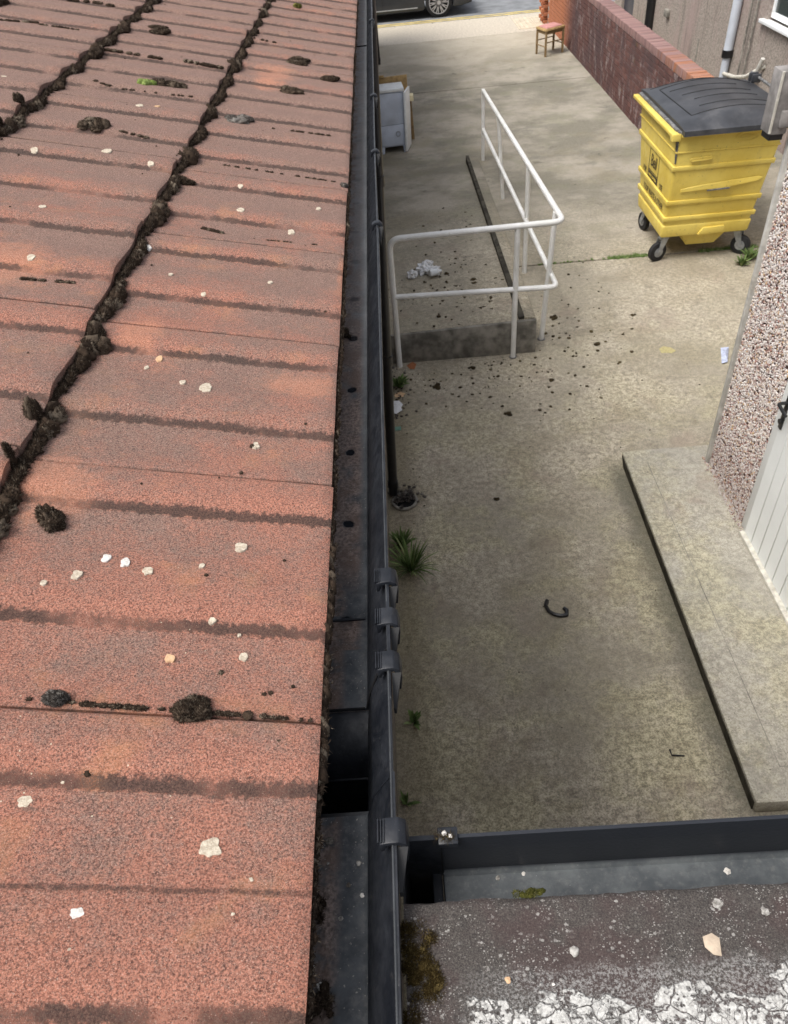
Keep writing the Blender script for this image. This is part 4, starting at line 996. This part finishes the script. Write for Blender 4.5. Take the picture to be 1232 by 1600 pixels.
# thin moss lines in side joints and specks
cl = Clump()
joints = [((0, 1088), (500, 1127), 46, .0016), ((130, 1100), (420, 1120), 60, .0022), ((40, 436), (125, 443), 26, .0035), ((395, 372), (520, 385), 14, .0015), ((640//2, 252), (530, 285), 40, .0025),
          ((150, 75), (255, 92), 26, .005), ((290, 95), (350, 107), 20, .006), ((5, 30), (60, 36), 24, .006), ((65, 38), (130, 48), 20, .005), ((145, 125), (175, 136), 14, .004), ((430, 200), (515, 212), 22, .004), ((320, 355), (355, 364), 14, .004),
          ((110, 0), (180, 10), 26, .006), ((400, 60), (440, 70), 10, .004), ((190, 140), (305, 152), 18, .003), ((190, 205), (250, 220), 14, .003)]
for a, b, n_, r0 in joints:
    for q in range(n_):
        t = random.random(); s0, y0 = roof_at(a[0]+(b[0]-a[0])*t, a[1]+(b[1]-a[1])*t)
        if mnoise.noise(Vector((t*6, a[1], 0))) < -.15: continue
        moss_on(cl, s0, y0, r0*random.uniform(.8, 1.8), r0*.8, r0*.7, 14, .002)
for q in range(60):
    s0, y0 = random.uniform(.02, .9), random.uniform(.2, 3.5); rr = random.uniform(.0008, .0022)
    moss_on(cl, s0, y0, rr, rr, rr*.6, 6, .001)
for px, py, rr in ((353, 1051, .0022), (463, 1073, .0016), (418, 1085, .0018), (428, 1083, .002), (327, 899, .002), (449, 876, .0013), (391, 1118, .0042), (400, 697, .003), (381, 739, .0022), (146, 1209, .0028)):
    s0, y0 = roof_at(px, py); moss_on(cl, s0, y0, rr, rr, rr*.6, 16, .001)
tag(cl.build('joint_moss', M['moss']), 'thin dark moss in the tile joints and specks over the roof', 'moss', kind='stuff')
# ragged moss and grit under the eaves edge of the tiles
cl = Clump(); y = .12
while y < 4.2:
    a = mnoise.noise(Vector((y*9, 3, 0))); r0 = .0028 + .0045*max(0, a + .1)
    if .30 < y < .60: r0 = max(r0, .0048)*1.35
    p = tile_surf(0, y, -.014); p.x += random.uniform(.000, .005)
    cl.lump(p, (r0*.8, r0*1.2, r0*1.6), rough=.6, lo=True); cl.shoots(p, (r0, r0, r0*1.5), 16, .0035, .0005)
    y += r0*.8
for px_, py_, r0 in ((497, 1412, .0045), (500, 1430, .003), (505, 1560, .006), (492, 1575, .006), (512, 1572, .004), (541, 520, .008), (480, 1590, .005)):
    for q in range(5):
        p = at(px_ + random.gauss(0, 3), py_ + random.gauss(0, 6), H - .629); cl.lump(p, (r0*.7, r0*.8, r0*.5), rough=.7, lo=True); cl.shoots(p, (r0*.7, r0*.8, r0*.5), 40, .003, .0003)
tag(cl.build('eaves_moss', M['moss']), 'ragged brown moss along the lower tile edge over the gutter', 'moss', kind='stuff')

# ================================================================== MAIN GUTTER (runs along Y)
RX, RZ = -.0375, H - .56; FX, FZ = -.0655, H - .632
gut = empty('main_gutter', (FX, .3, FZ), 'long black plastic gutter along the tiled roof eaves with silt in it', 'gutter')
def rg(o): return rel(o, gut.location)
inner = [(-.118, RZ+.01), (-.118, FZ+.006), (-.112, FZ), (FX-.004, FZ), (FX, FZ+.002), (FX+.003, FZ+.008), (FX+.007, FZ+.030), (FX+.017, FZ+.050), (RX-.004, FZ+.062), (RX-.003, RZ)]
outer = [(RX, RZ), (RX, FZ+.060), (FX+.020, FZ+.046), (FX+.010, FZ+.028), (FX+.006, FZ+.004), (FX, FZ-.003), (-.115, FZ-.003), (-.121, FZ+.004), (-.121, RZ+.01)]
prof_g = inner + outer
def gut_len(y0, y1, dz=0, dx=0, scale=1., name='gutter_length', mats=None):
    pr = [(x+dx, z+dz) for x, z in prof_g]; n_ = len(pr); m_ = MB(); NS = max(1, int((y1-y0)/.25))
    vs = []
    for k in range(NS+1):
        yy = y0 + (y1-y0)*k/NS; wob = .0012*math.sin(yy*2.1) + .0008*math.sin(yy*5.3+1)
        vs += [(x + wob*(1 if x > -.06 else .2), yy, z) for x, z in pr]
    fs = []
    for k in range(NS):
        for i in range(n_): fs.append((k*n_+i, k*n_+(i+1) % n_, (k+1)*n_+(i+1) % n_, (k+1)*n_+i))
    fs += [tuple(range(n_)), tuple(range(NS*n_, (NS+1)*n_))]
    m_.add(vs, fs); m_.smooth = True
    o = rg(m_.build(name, M['silt'], gut)); o.data.materials.append(M['plastic'])
    for p in o.data.polygons:
        c_ = p.center
        if not (c_.z < FZ+dz+.004 and c_.x < FX+dx+.001 and p.normal.z > .5): p.material_index = 1
    return o
gut_len(-.6, .302)                                  # nearest length, floor lip at the outlet
gut_len(.518, 3.28)
gut_len(3.285, 9.0, .0015); gut_len(9.005, 18.5, .0015)
# union piece, a hair above, and outlet piece
gut_len(.4066, .478, .0022, 0, name='union_piece')
gut_len(.478, .518, .0006, 0, name='union_gap')
def outlet():
    m_ = MB()
    # walls only
    wall = [(FX, FZ-.004), (FX+.003, FZ+.008), (FX+.007, FZ+.030), (FX+.017, FZ+.050), (RX-.004, FZ+.062), (RX-.003, RZ), (RX, RZ), (RX, FZ+.058), (FX+.021, FZ+.045), (FX+.012, FZ+.028), (FX+.008, FZ-.004)]
    m_.prism(wall, .302, .4066); rg(m_.build('outlet_wall', M['plastic'], gut))
    m2 = MB(); P0 = [(.4066, FZ-.001)] + [(.4066 - .044*math.sin(a), FZ-.001 - .060*(1-math.cos(a))) for a in np.linspace(.15, PI/2, 10)] + [(.3626, FZ-.20)]
    vs = []; 
    for y, z in P0: vs += [(-.121, y, z), (FX+.004, y, z)]
    m2.add(vs, [(2*i, 2*i+1, 2*i+3, 2*i+2) for i in range(len(P0)-1)]); m2.smooth = True; rg(m2.build('outlet_slope', M['plastic'], gut))
    m3 = MB()
    m3.box((-.122, .298, FZ-.24), (-.119, .408, FZ+.02)).box((FX+.004, .298, FZ-.24), (FX+.007, .408, FZ-.004)).box((-.121, .302, FZ-.24), (FX+.004, .3055, FZ-.0005)).box((-.121, .298, FZ-.25), (FX+.006, .408, FZ-.24))
    rg(m3.build('outlet_throat', M['blackpl'], gut))
    rg(MB().box((-.119, .3605, FZ-.050), (FX+.004, .3625, FZ-.048)).build('throat_ridge', M['plastic'], gut))
outlet()
# union seams, rim clips
def clip(y, L=.026, big=1.):
    e = MB()
    pr = [(RX-.012, RZ-.010), (RX-.012, RZ+.002), (RX-.006, RZ+.004*big), (RX+.003, RZ+.0045*big), (RX+.0085, RZ), (RX+.010, RZ-.012), (RX+.008, RZ-.03), (RX+.004, RZ-.03), (RX+.0055, RZ-.010), (RX+.003, RZ-.002), (RX-.006, RZ-.0015), (RX-.009, RZ-.010)]
    e.prism(pr, y-L/2, y+L/2); o = rg(e.build('rim_clip', M['plastic'], gut, bevel=.0012, seg=2))
    # tapering strap below the clip, towards the viewer
    t = MB().add([(RX+.001, y-L/2, RZ-.003), (RX+.0095, y-L/2, RZ-.003), (RX+.003, y-L/2-.026, RZ-.02), (RX+.0008, y-L/2-.026, RZ-.02), (RX+.001, y-L/2, RZ-.014), (RX+.008, y-L/2, RZ-.016), (RX+.003, y-L/2-.026, RZ-.028), (RX+.0008, y-L/2-.026, RZ-.028)],
                 [(0, 1, 2, 3), (4, 5, 6, 7), (0, 1, 5, 4), (1, 2, 6, 5), (2, 3, 7, 6), (3, 0, 4, 7)])
    rg(t.build('clip_strap', M['rubber'], gut))
    for q in range(3): rg(MB().box((RX-.013+q*.0022, y-L/2+.001, RZ+.0015), (RX-.0122+q*.0022, y+L/2-.001, RZ+.0044)).build('clip_rib', M['plastic'], gut)) if y < .6 else None
for y in (.5115, .4595, .4085, .2530): clip(y, .020)
for y in (1.405, 1.82, 2.29, 3.33): clip(y, .012, 1.3)
# slanting seam of the union on the outer wall
rg(MB().tube([(FX, .407, FZ+.003), (FX+.005, .408, FZ+.026), (FX+.013, .412, FZ+.046), (RX-.005, .420, FZ+.062), (RX-.004, .424, RZ-.002)], .0011, 6).build('union_seam', M['dark'], gut))
rg(MB().box((-.118, .4058, FZ+.0022), (FX-.002, .4076, FZ+.0036)).build('union_edge', M['dark'], gut))
rg(MB().box((-.118, .5170, FZ+.0004), (FX-.002, .5190, FZ+.0030)).build('union_edge', M['plastic'], gut))
rg(MB().box((-.118, 3.278, FZ+.0004), (FX-.002, 3.286, FZ+.003)).build('joint_edge', M['dark'], gut))
# rim bead; the rim's highlight is painted in as a paler plastic
NS = 40; bead = [(RX-.0015 + .0012*math.sin((-.6+18.5*k/NS)*2.1), -.6 + 18.9*k/NS, RZ+.0006) for k in range(NS+1)]
rg(MB().tube([(RX-.0018, -.6, RZ), (RX-.0018, 18.5, RZ)], .0010, 8).build('rim_highlight_bead', simple('rim_highlight_plastic', (.035, .038, .041), .5, .4, .3, 30), gut))

# ================================================================== CROSS GUTTER (runs along X) and felt roof
cz = H - .60; cyr = .2665; cyf = .2690; cfz = H - .664
cg = empty('cross_gutter', (.2, .24, cfz), 'short black plastic gutter crossing the foot of the photo beside the felt roof', 'gutter')
def rc(o): return rel(o, cg.location)
pr = [(cyr, cz), (cyr-.003, cz), (cyr-.0035, cz-.02), (cyf-.006, cfz+.005), (cyf-.010, cfz), (.205, cfz), (.205, cfz-.003), (cyf-.006, cfz-.003), (cyr+.001, cfz+.004), (cyr+.001, cz-.02)]
def c_len(x0, x1, dz, name):
    m_ = MB(); tilt = -.003
    vs = [(x0, y + tilt*x0, z+dz) for y, z in pr] + [(x1, y + tilt*x1, z+dz) for y, z in pr]; n_ = len(pr)
    m_.add(vs, [(i, (i+1) % n_, (i+1) % n_+n_, i+n_) for i in range(n_)] + [tuple(range(n_)), tuple(range(n_, 2*n_))])
    return rc(m_.build(name, M['silt2'] if dz == 0 else M['plastic'], cg))
sm = NM('dusty_plastic', .45, .45)
c = sm.mix(sm.rng(sm.noise(26, 5, .7), .35, .7), (.055, .062, .068), (.11, .12, .125))
c = sm.mix(sm.rng(sm.noise(170, 4, .75, off=4), .5, .72, 0, .45), c, (.17, .17, .165))
c = sm.mix(sm.rng(sm.vor(200), .10, .05, 0, sm.rng(sm.noise(25, off=6), .5, .62, 0, .8)), c, (.32, .32, .31))
Zs = sm.sep(); c = sm.mix(sm.rng(Zs[2], cfz+.002, cfz+.006), c, (.014, .016, .021)); sm.col(c); sm.bump(sm.noise(300, 3), .0004, .5)
M['silt2'] = sm.m
c_len(-.004, 1.75, 0, 'gutter_length')
# stop-end outlet box at the left, dark throat
m_ = MB().prism([(cyr, cz+.001), (cyr-.004, cz+.001), (cyf-.007, cfz-.006), (cyf-.001, cfz-.006), (cyr+.002, cz-.02)], -.036, -.004, 'x')
rc(m_.build('outlet_wall', M['plastic'], cg))
rc(MB().box((-.0355, .20, cfz-.15), (-.034, .27, cz-.005)).box((-.0135, .20, cfz-.15), (-.012, .27, cfz-.006)).box((-.036, .268, cfz-.15), (-.006, .2695, cfz)).box((-.036, .20, cfz-.152), (-.006, .27, cfz-.15)).build('outlet_throat', M['blackpl'], cg))
rc(MB().box((-.0135, .205, cfz-.008), (-.005, cyf-.006, cfz-.0005)).build('outlet_shelf', M['plastic'], cg, bevel=.001))
rc(MB().box((-.0048, .205, cfz-.0005), (-.0036, cyf-.008, cfz+.0022)).build('joint_ridge', M['dark'], cg))
rc(MB().box((-.0046, cyr-.0055, cfz), (-.0036, cyr-.0028, cz)).build('joint_seam', M['dark'], cg))
rc(MB().prism([(cyr-.009, cz-.004), (cyr-.009, cz+.003), (cyr+.004, cz+.0045), (cyr+.008, cz-.004), (cyr+.005, cz-.018), (cyr+.003, cz-.018), (cyr+.0035, cz-.004), (cyr-.004, cz+.0005), (cyr-.0065, cz-.004)], -.006, .010, 'x').build('rim_clip', M['plastic'], cg, bevel=.001))
# felt roof with its turned edge and lap
FZT = H - .590
fr = empty('felt_roof', (.6, -.3, FZT), 'flat felt roof with white flecks and flaking white paint at the bottom', 'roof')
def rf(o): return rel(o, fr.location)
def felt_sheet(y0, y1, z_add, name, nx=110, ny=60, x0=-.0345, x1=1.8):
    xs = np.concatenate([np.linspace(x0, .32, nx), np.linspace(.36, x1, 12)]); ys_ = np.linspace(y0, y1, ny); vs = []; n_ = len(xs)
    for j, y in enumerate(ys_):
        for x in xs:
            ed = .0022*mnoise.noise(Vector((x*22, 5, z_add*900))) + .0010*mnoise.noise(Vector((x*90, 9, 1)))
            yy = y + (ed if j == ny-1 else 0) - .003*x*(y > 0)
            z = FZT + z_add + .0022*mnoise.noise(Vector((x*18, y*18, 2))) + .0011*mnoise.noise(Vector((x*60, y*60, 4)))
            if j == ny-1: z -= .0035
            elif j == ny-2: z -= .0006
            vs.append((x, yy, z))
    fs = [(j*n_+i, j*n_+i+1, (j+1)*n_+i+1, (j+1)*n_+i) for j in range(ny-1) for i in range(n_-1)]
    m_ = MB().add(vs, fs); m_.smooth = True; return rf(m_.build(name, M['felt'], fr))
felt_sheet(.05, .2135, 0, 'felt_edge_strip')
felt_sheet(-1.4, .1625, .0035, 'felt_sheet', ny=90)
rf(MB().box((-.034, -1.4, FZT-.16), (1.8, .203, FZT-.012)).build('roof_deck', M['block'], fr))
rf(MB().box((-.2, -1.4, -.02), (1.75, .09, FZT-.16)).build('wall', M['leftwall'], fr))
# moss bank where the felt meets the big gutter
cl = Clump()
for q in range(120):
    y = random.uniform(.075, .198); wmax = .020 if y > .145 else .009
    if y > .19: wmax = .012
    x = -.033 + random.random()**1.3*wmax; r0 = random.uniform(.0028, .0055)
    cl.lump((x, y, FZT-.001), (r0*1.1, r0*1.1, r0*.6), rough=.4, lo=True); cl.shoots((x, y, FZT-.001), (r0*1.2, r0*1.2, r0*.7), 160, .0026, .0003)
tag(cl.build('moss_bank', M['mossolive']), 'olive brown moss bank on the felt roof beside the long gutter', 'moss', kind='stuff')
def on_felt(px, py, up=.001): return at(px, py, FZT+up)
cl = Clump(); p = at(830, 1396, FZT+.001)
for q in range(8): cl.lump((p.x+random.uniform(-.009, .009), p.y+random.uniform(-.002, .002), p.z), (.003, .0022, .0018), rough=.4, lo=True); cl.shoots((p.x+random.uniform(-.011, .011), p.y, p.z), (.003, .0022, .002), 60, .0020, .0003)
tag(cl.build('moss_tuft', M['mossgreen']), 'tiny green moss tuft on the felt edge by the cross gutter', 'moss clump')

# ================================================================== GRIT, LEAVES, LITTER
def stone(px, py, z, r, mat, label, name='grit_stone', flat=.6, group='grit stones lying in the gutters'):
    p = at(px, py, z + r*flat*.5); V = ICO_V if False else IC1_V
    bm2 = bmesh.new(); bmesh.ops.create_icosphere(bm2, subdivisions=2, radius=r)
    sd_ = random.random()*99
    for v in bm2.verts:
        q = v.co.normalized(); k = 1 + .55*mnoise.noise(q*1.7 + Vector((sd_, 0, 0))) + .2*mnoise.noise(q*4 + Vector((sd_, 3, 0))); v.co = Vector((v.co.x*k, v.co.y*k, v.co.z*k*flat))
    me = bpy.data.meshes.new(name); bm2.to_mesh(me); bm2.free(); me.materials.append(M[mat]); me.shade_smooth(); me.set_sharp_from_angle(angle=.45)
    o = link(name, me); o.location = p; o.rotation_euler.z = random.random()*6; return tag(o, label, 'stone', group)
stone(515, 1314, FZ, .0034, 'stonedark', 'square brown grit chip in the long gutter just below the outlet hole')
stone(545, 1383, FZ, .0020, 'stonedark', 'dark grey grit stone in the long gutter below the pale crumb')
stone(561, 1349, FZ, .0022, 'stone', 'pale crumbly grit stone in the long gutter level with the cross gutter')
stone(566, 1399, FZ, .0017, 'lichenwhite', 'small white angular chip in the middle of the long gutter')
stone(533, 1435, FZ, .0018, 'stone', 'pale grey grit stone in the long gutter left of the felt moss')
stone(513, 1349, FZ, .0011, 'stone', 'tiny pale crumb near the tile edge in the long gutter')
stone(490, 1510, FZ, .0014, 'lichenwhite', 'tiny white chip at the tile edge low in the long gutter')
stone(500, 1541, FZ, .0027, 'lichenwhite', 'elongated white chip on dark dirt in the bottom of the long gutter')
stone(484, 1537, FZ, .0024, 'stone', 'grey chip against the tile edge at the bottom of the long gutter')
stone(1136, 1361, cfz, .0027, 'lichenwhite', 'white chip in the cross gutter toward the right')
stone(818, 1365, cfz, .0016, 'lichenwhite', 'small white crumb in the cross gutter left of centre')
stone(778, 1372, cfz, .0019, 'stone', 'pale crumb in the cross gutter beside the felt edge at left')
stone(794, 1531, FZT+.003, .0020, 'lichentan', 'tan chip on the felt roof above the flaking white paint', group='grit on the felt roof')
stone(898, 1486, FZT+.000, .0034, 'stone', 'grey white lichen crumb in the middle of the felt roof', flat=.25, group='grit on the felt roof')
stone(865, 1538, FZT+.003, .0010, 'lichenwhite', 'tiny round white grain on the felt roof', group='grit on the felt roof')
stone(1122, 1412, FZT, .0036, 'stone', 'white lichen splash on the felt roof above the tan leaf', flat=.14, group='grit on the felt roof')
stone(1196, 1424, FZT, .0028, 'stone', 'white lichen splash on the felt roof near the right border', flat=.14, group='grit on the felt roof')
cl = Clump()
for q in range(10):
    p = at(698+random.uniform(-16, 10), 1306+random.uniform(-4, 5), cz+.003); cl.lump(p, (.0014, .0014, .0012), rough=.8, lo=True); cl.shoots(p, (.002, .002, .002), 12, .006, .0002)
tag(cl.build('clip_debris', M['crumb']), 'bits of dead moss caught on the cross gutter rim clip', 'debris', kind='stuff')
stone(694, 1302, cz+.004, .0020, 'lichenwhite', 'left white crumb caught on the cross gutter rim', group='grit on the cross gutter rim'); stone(704, 1306, cz+.004, .0018, 'lichenwhite', 'right white crumb caught on the cross gutter rim', group='grit on the cross gutter rim')
def leaf(pts, z, mat, name, label, lift=.004, cat='leaf', thick=.0008):
    P_ = [at(x, y, z) for x, y in pts]; c_ = sum(P_, Vector())/len(P_); n_ = len(P_)
    vs = [c_ + Vector((0, 0, lift))] + [p + Vector((0, 0, lift*random.uniform(0, .5))) for p in P_]; vs += [v - Vector((0, 0, thick)) for v in vs]
    fs = [(0, 1+k, 1+(k+1) % n_) for k in range(n_)] + [(n_+1, n_+2+(k+1) % n_, n_+2+k) for k in range(n_)] + [(1+k, n_+2+k, n_+2+(k+1) % n_, 1+(k+1) % n_) for k in range(n_)]
    m_ = MB().add(vs, fs); return tag(m_.build(name, M[mat] if isinstance(mat, str) else mat), label, cat)
tanl = simple('tan_leaf', (.46, .37, .28), .8, .2, .2, 120)
leaf([(1098, 1464), (1112, 1458), (1124, 1466), (1128, 1494), (1116, 1492), (1102, 1480)], FZT+.001, tanl, 'fallen_leaf', 'tan flat flake lying on the felt roof at right', .0015)
leaf([(1030, 545), (1037, 541), (1048, 543), (1057, 548), (1050, 552), (1040, 551), (1034, 552)], .002, simple('yellow_leaf', (.42, .37, .19), .8, .2, .2, 60), 'fallen_leaf', 'pale yellow dead leaf on the yard between the bin and the step')
leaf([(636, 571), (645, 565), (651, 569), (648, 577), (640, 576)], .002, simple('orange_leaf', (.38, .15, .07), .8, .2, .2, 60), 'fallen_leaf', 'orange brown dead leaf at the foot of the left railing post')
leaf([(616, 616), (626, 612), (634, 615), (630, 620), (618, 621)], .002, simple('peach_wrapper', (.62, .42, .25), .8, .2, .2, 60), 'peach_wrapper', 'peach coloured scrap at the foot of the left wall', cat='litter')
leaf([(614, 627), (624, 626), (630, 632), (627, 637), (629, 641), (620, 647), (614, 646)], .006, 'litter_white', 'white_disc', 'broken white plastic disc at the foot of the left wall', .01, 'litter')
leaf([(617, 667), (627, 666), (627, 672), (618, 673)], .003, simple('teal_scrap', (.13, .26, .20), .6, .3), 'teal_scrap', 'tiny teal scrap at the foot of the left wall', .002, 'litter')
leaf([(1126, 545), (1139, 542), (1137, 566), (1128, 568)], .01, simple('blue_white_wrapper', (.50, .55, .72), .5, .4, .3, 40), 'crisp_packet', 'blue white wrapper lying against the pebble dash wall', .03, 'litter')
# curved black plastic piece
pp = [at(*q, .012) for q in ((855, 938), (853, 946), (858, 955), (867, 960), (877, 962), (886, 961), (886, 953), (881, 950))]
tag(MB().tube(rounded(pp, .006, 3), .0125, 8).build('plastic_fragment', M['blackpl']), 'curved black plastic fragment lying on the yard', 'litter')
pp = [at(*q, .006) for q in ((1047, 1171), (1050, 1180), (1070, 1181))]
tag(MB().tube(pp, .005, 6).build('bent_metal_bit', M['rubber']), 'small bent dark metal piece on the yard near the step corner', 'litter')
# plastic bag / bottle on the ramp
bg_ = empty('crumpled_bag', at(662, 424, .17), 'crumpled white plastic bag and bottle lying on the ramp', 'litter')
zr = .26
bq_ = MB()
for (px, py, rr, sx, sy) in ((645, 429, .055, 1, .8), (663, 421, .075, 1.1, 1.), (678, 424, .065, 1.2, .8), (668, 413, .05, 1.2, .7)):
    p = at(px, py, zr); bmx = bmesh.new(); bmesh.ops.create_icosphere(bmx, subdivisions=3, radius=rr); sd_ = random.random()*50
    for v in bmx.verts:
        q = v.co.normalized(); kk = 1 + .5*mnoise.noise(q*2.4+Vector((sd_, 0, 0))) + .22*mnoise.noise(q*6+Vector((sd_, 0, 0))); v.co = Vector((v.co.x*kk*sx, v.co.y*kk*sy, max(-.04, v.co.z*kk*.85)))
    vs = [v.co + p for v in bmx.verts]; fs = [[v.index for v in f.verts] for f in bmx.faces]; bmx.free(); bq_.add(vs, fs)
o = rel(bq_.build('bag', M['litter_white'], bg_), bg_.location)
a, b = at(672, 427, zr+.03), at(690, 423, zr+.03)
rel(MB().tube([a, a.lerp(b, .7), a.lerp(b, .85), b], [.035, .035, .015, .015], 12).build('bottle', M['cabtop'], bg_), bg_.location)

# moss crumbs scattered on yard and ramp
def crumbs(name, spots, mat, label):
    cl = Clump()
    for x, y, z, r0 in spots:
        cl.lump((x, y, z + r0*.2), (r0*random.uniform(.8, 1.3), r0*random.uniform(.8, 1.3), r0*.55), rough=.9, lo=r0 < .016)
        if r0 > .012: cl.shoots((x, y, z+r0*.2), (r0, r0, r0*.5), 30, r0*.4, .0012)
    o = cl.build(name, M[mat]); return tag(o, label, 'moss', kind='stuff')
sp_ = []
def scat(n, px, py, sx, sy, r0, r1, onramp=False):
    for q in range(n):
        a, b = random.gauss(px, sx), random.gauss(py, sy)
        z = .0
        p = at(a, b, .0)
        if onramp:
            for _ in range(3): z = ramp_z(p.y); p = at(a, b, z)
            if not (RY0 < p.y < RY1 and -.2 < p.x < 1.05): continue
        elif p.x < 1.2 and 6.1 < p.y < 11.6: continue
        if p.x > XF-.02 and p.y < 4.3: continue
        sp_.append((p.x, p.y, z, random.uniform(r0, r1)**1))
scat(150, 725, 430, 52, 55, .003, .014, True); scat(40, 765, 465, 42, 30, .007, .024, True); scat(26, 660, 470, 30, 25, .004, .018, True)
scat(110, 780, 590, 90, 30, .004, .015); scat(80, 890, 500, 60, 40, .004, .017); scat(30, 700, 590, 50, 12, .003, .012); scat(40, 960, 620, 120, 80, .002, .008)
scat(120, 850, 850, 170, 200, .0015, .005)
scat(26, 640, 690, 12, 90, .003, .01)
crumbs('moss_crumbs', sp_, 'crumb', 'dark moss crumbs scattered over the ramp and the yard')
for px, py, r0, lab in ((934, 537, .028, 'dark round moss lump on the yard right of the railing'), (795, 647, .026, 'dark oblong moss lump alone in the middle of the yard'), (866, 497, .028, 'brown moss lump beside the right railing post'),
                        (862, 594, .022, 'dark moss lump below the right railing post'), (776, 779, .018, 'small dark moss lump on the yard level with the gully'), (683, 604, .030, 'reddish brown moss scatter in front of the ramp face'), (989, 492, .018, 'small moss lump halfway between the railing and the bin'),
                        (740, 575, .022, 'dark moss lump in front of the ramp end face')):
    cl = Clump(); p = at(px, py, .005)
    for q in range(5): 
        c_ = (p.x+random.gauss(0, r0*.5), p.y+random.gauss(0, r0*.4), .004); cl.lump(c_, (r0*.6, r0*.5, r0*.4), rough=.7); cl.shoots(c_, (r0*.6, r0*.5, r0*.4), 60, r0*.35, .0015)
    tag(cl.build('moss_lump', M['crumb']), lab, 'moss lump', 'moss lumps fallen on the yard')
# debris in gully
cl = Clump()
for q in range(60):
    p = (-.11+random.gauss(0, .05), 4.26+random.gauss(0, .05), .012+random.random()*.02); cl.lump(p, (.014, .012, .006), rough=.9, lo=True); cl.shoots(p, (.012, .012, .006), 8, .02, .002)
tag(cl.build('gully_leaves', M['mossgrey']), 'dead leaves heaped on the drain gully', 'leaves', kind='stuff')

cl = Clump()
for q in range(90):
    p = (-.18+abs(random.gauss(0, .07)), random.uniform(5.3, 6.15), .004); r0 = random.uniform(.004, .014); cl.lump(p, (r0, r0*1.2, r0*.4), rough=.9, lo=True)
tag(cl.build('leaf_litter', M['mossgrey']), 'dead leaf litter along the left wall foot by the railing', 'leaves', kind='stuff')
# weeds
def weed(loc, n, L, wd, spread, mat, label, name='weed', grp=None):
    V, F, nn = [], [], 0
    for q in range(n):
        a = random.random()*2*PI; lean = random.uniform(.15, 1)*spread; ln = L*random.uniform(.5, 1.1); w_ = wd*random.uniform(.6, 1.2)
        d = Vector((math.cos(a), math.sin(a), 0)); sd_ = Vector((-d.y, d.x, 0)); o0 = Vector(loc) + d*random.random()*L*.12
        k = 6
        for i in range(k+1):
            t = i/k; p = o0 + d*ln*lean*t + Vector((0, 0, ln*(t - .62*lean*t*t))); ww = w_*math.sin(PI*min(.98, t*.86+.12))
            V += [p - sd_*ww, p + sd_*ww + Vector((0, 0, ww*.3))]
            if i: F.append((nn+2*i-2, nn+2*i-1, nn+2*i+1, nn+2*i))
        nn += 2*(k+1)
    me = bpy.data.meshes.new(name); me.from_pydata([tuple(v) for v in V], [], F); me.materials.append(M[mat]); me.shade_smooth()
    return tag(link(name, me), label, 'weed', grp)
weed((-.09, 3.52, .0), 130, .26, .0055, 1.0, 'leaf', 'bright green grassy weed growing at the foot of the left wall', 'grass_weed')
weed((-.15, 3.75, .0), 90, .17, .007, .8, 'leaf', 'small upright green weed behind the grassy weed')
weed((-.13, 2.34, .0), 22, .09, .010, .9, 'leaf', 'small green weed low on the left wall foot')
weed((-.19, 1.86, .0), 18, .08, .008, .9, 'leaf', 'small weed beside the corner of the two gutters')
weed((-.10, 5.78, .0), 80, .13, .014, .8, 'leaf', 'leafy dark green weed beside the left railing post')
weed((3.72, 7.66, .0), 60, .17, .012, .9, 'leaf', 'dark green weed tuft under the right bin wheel')
weed((3.60, 7.55, .0), 40, .13, .012, .9, 'leaf', 'dark green weed tuft just in front of the right bin wheel')
cl = Clump()
for q in range(150):
    x = random.choice([random.uniform(1.5, 2.75), random.uniform(2.35, 2.72), random.uniform(3.3, 3.9)]); y = 7.985 + .02 - .009*x + random.gauss(0, .012); r0 = random.uniform(.006, .02)*(1.5 if x > 2.3 else .8)
    cl.lump((x, y, .0), (r0, r0*.8, r0*.6), rough=.6, lo=True); cl.shoots((x, y, 0), (r0, r0, r0*.6), 18, r0*1.1, .0018)
tag(cl.build('joint_grass', M['leaf']), 'green moss and grass in the yard joint by the bin', 'moss', kind='stuff')

S.render.engine = 'CYCLES'
print('objects', len(S.objects))
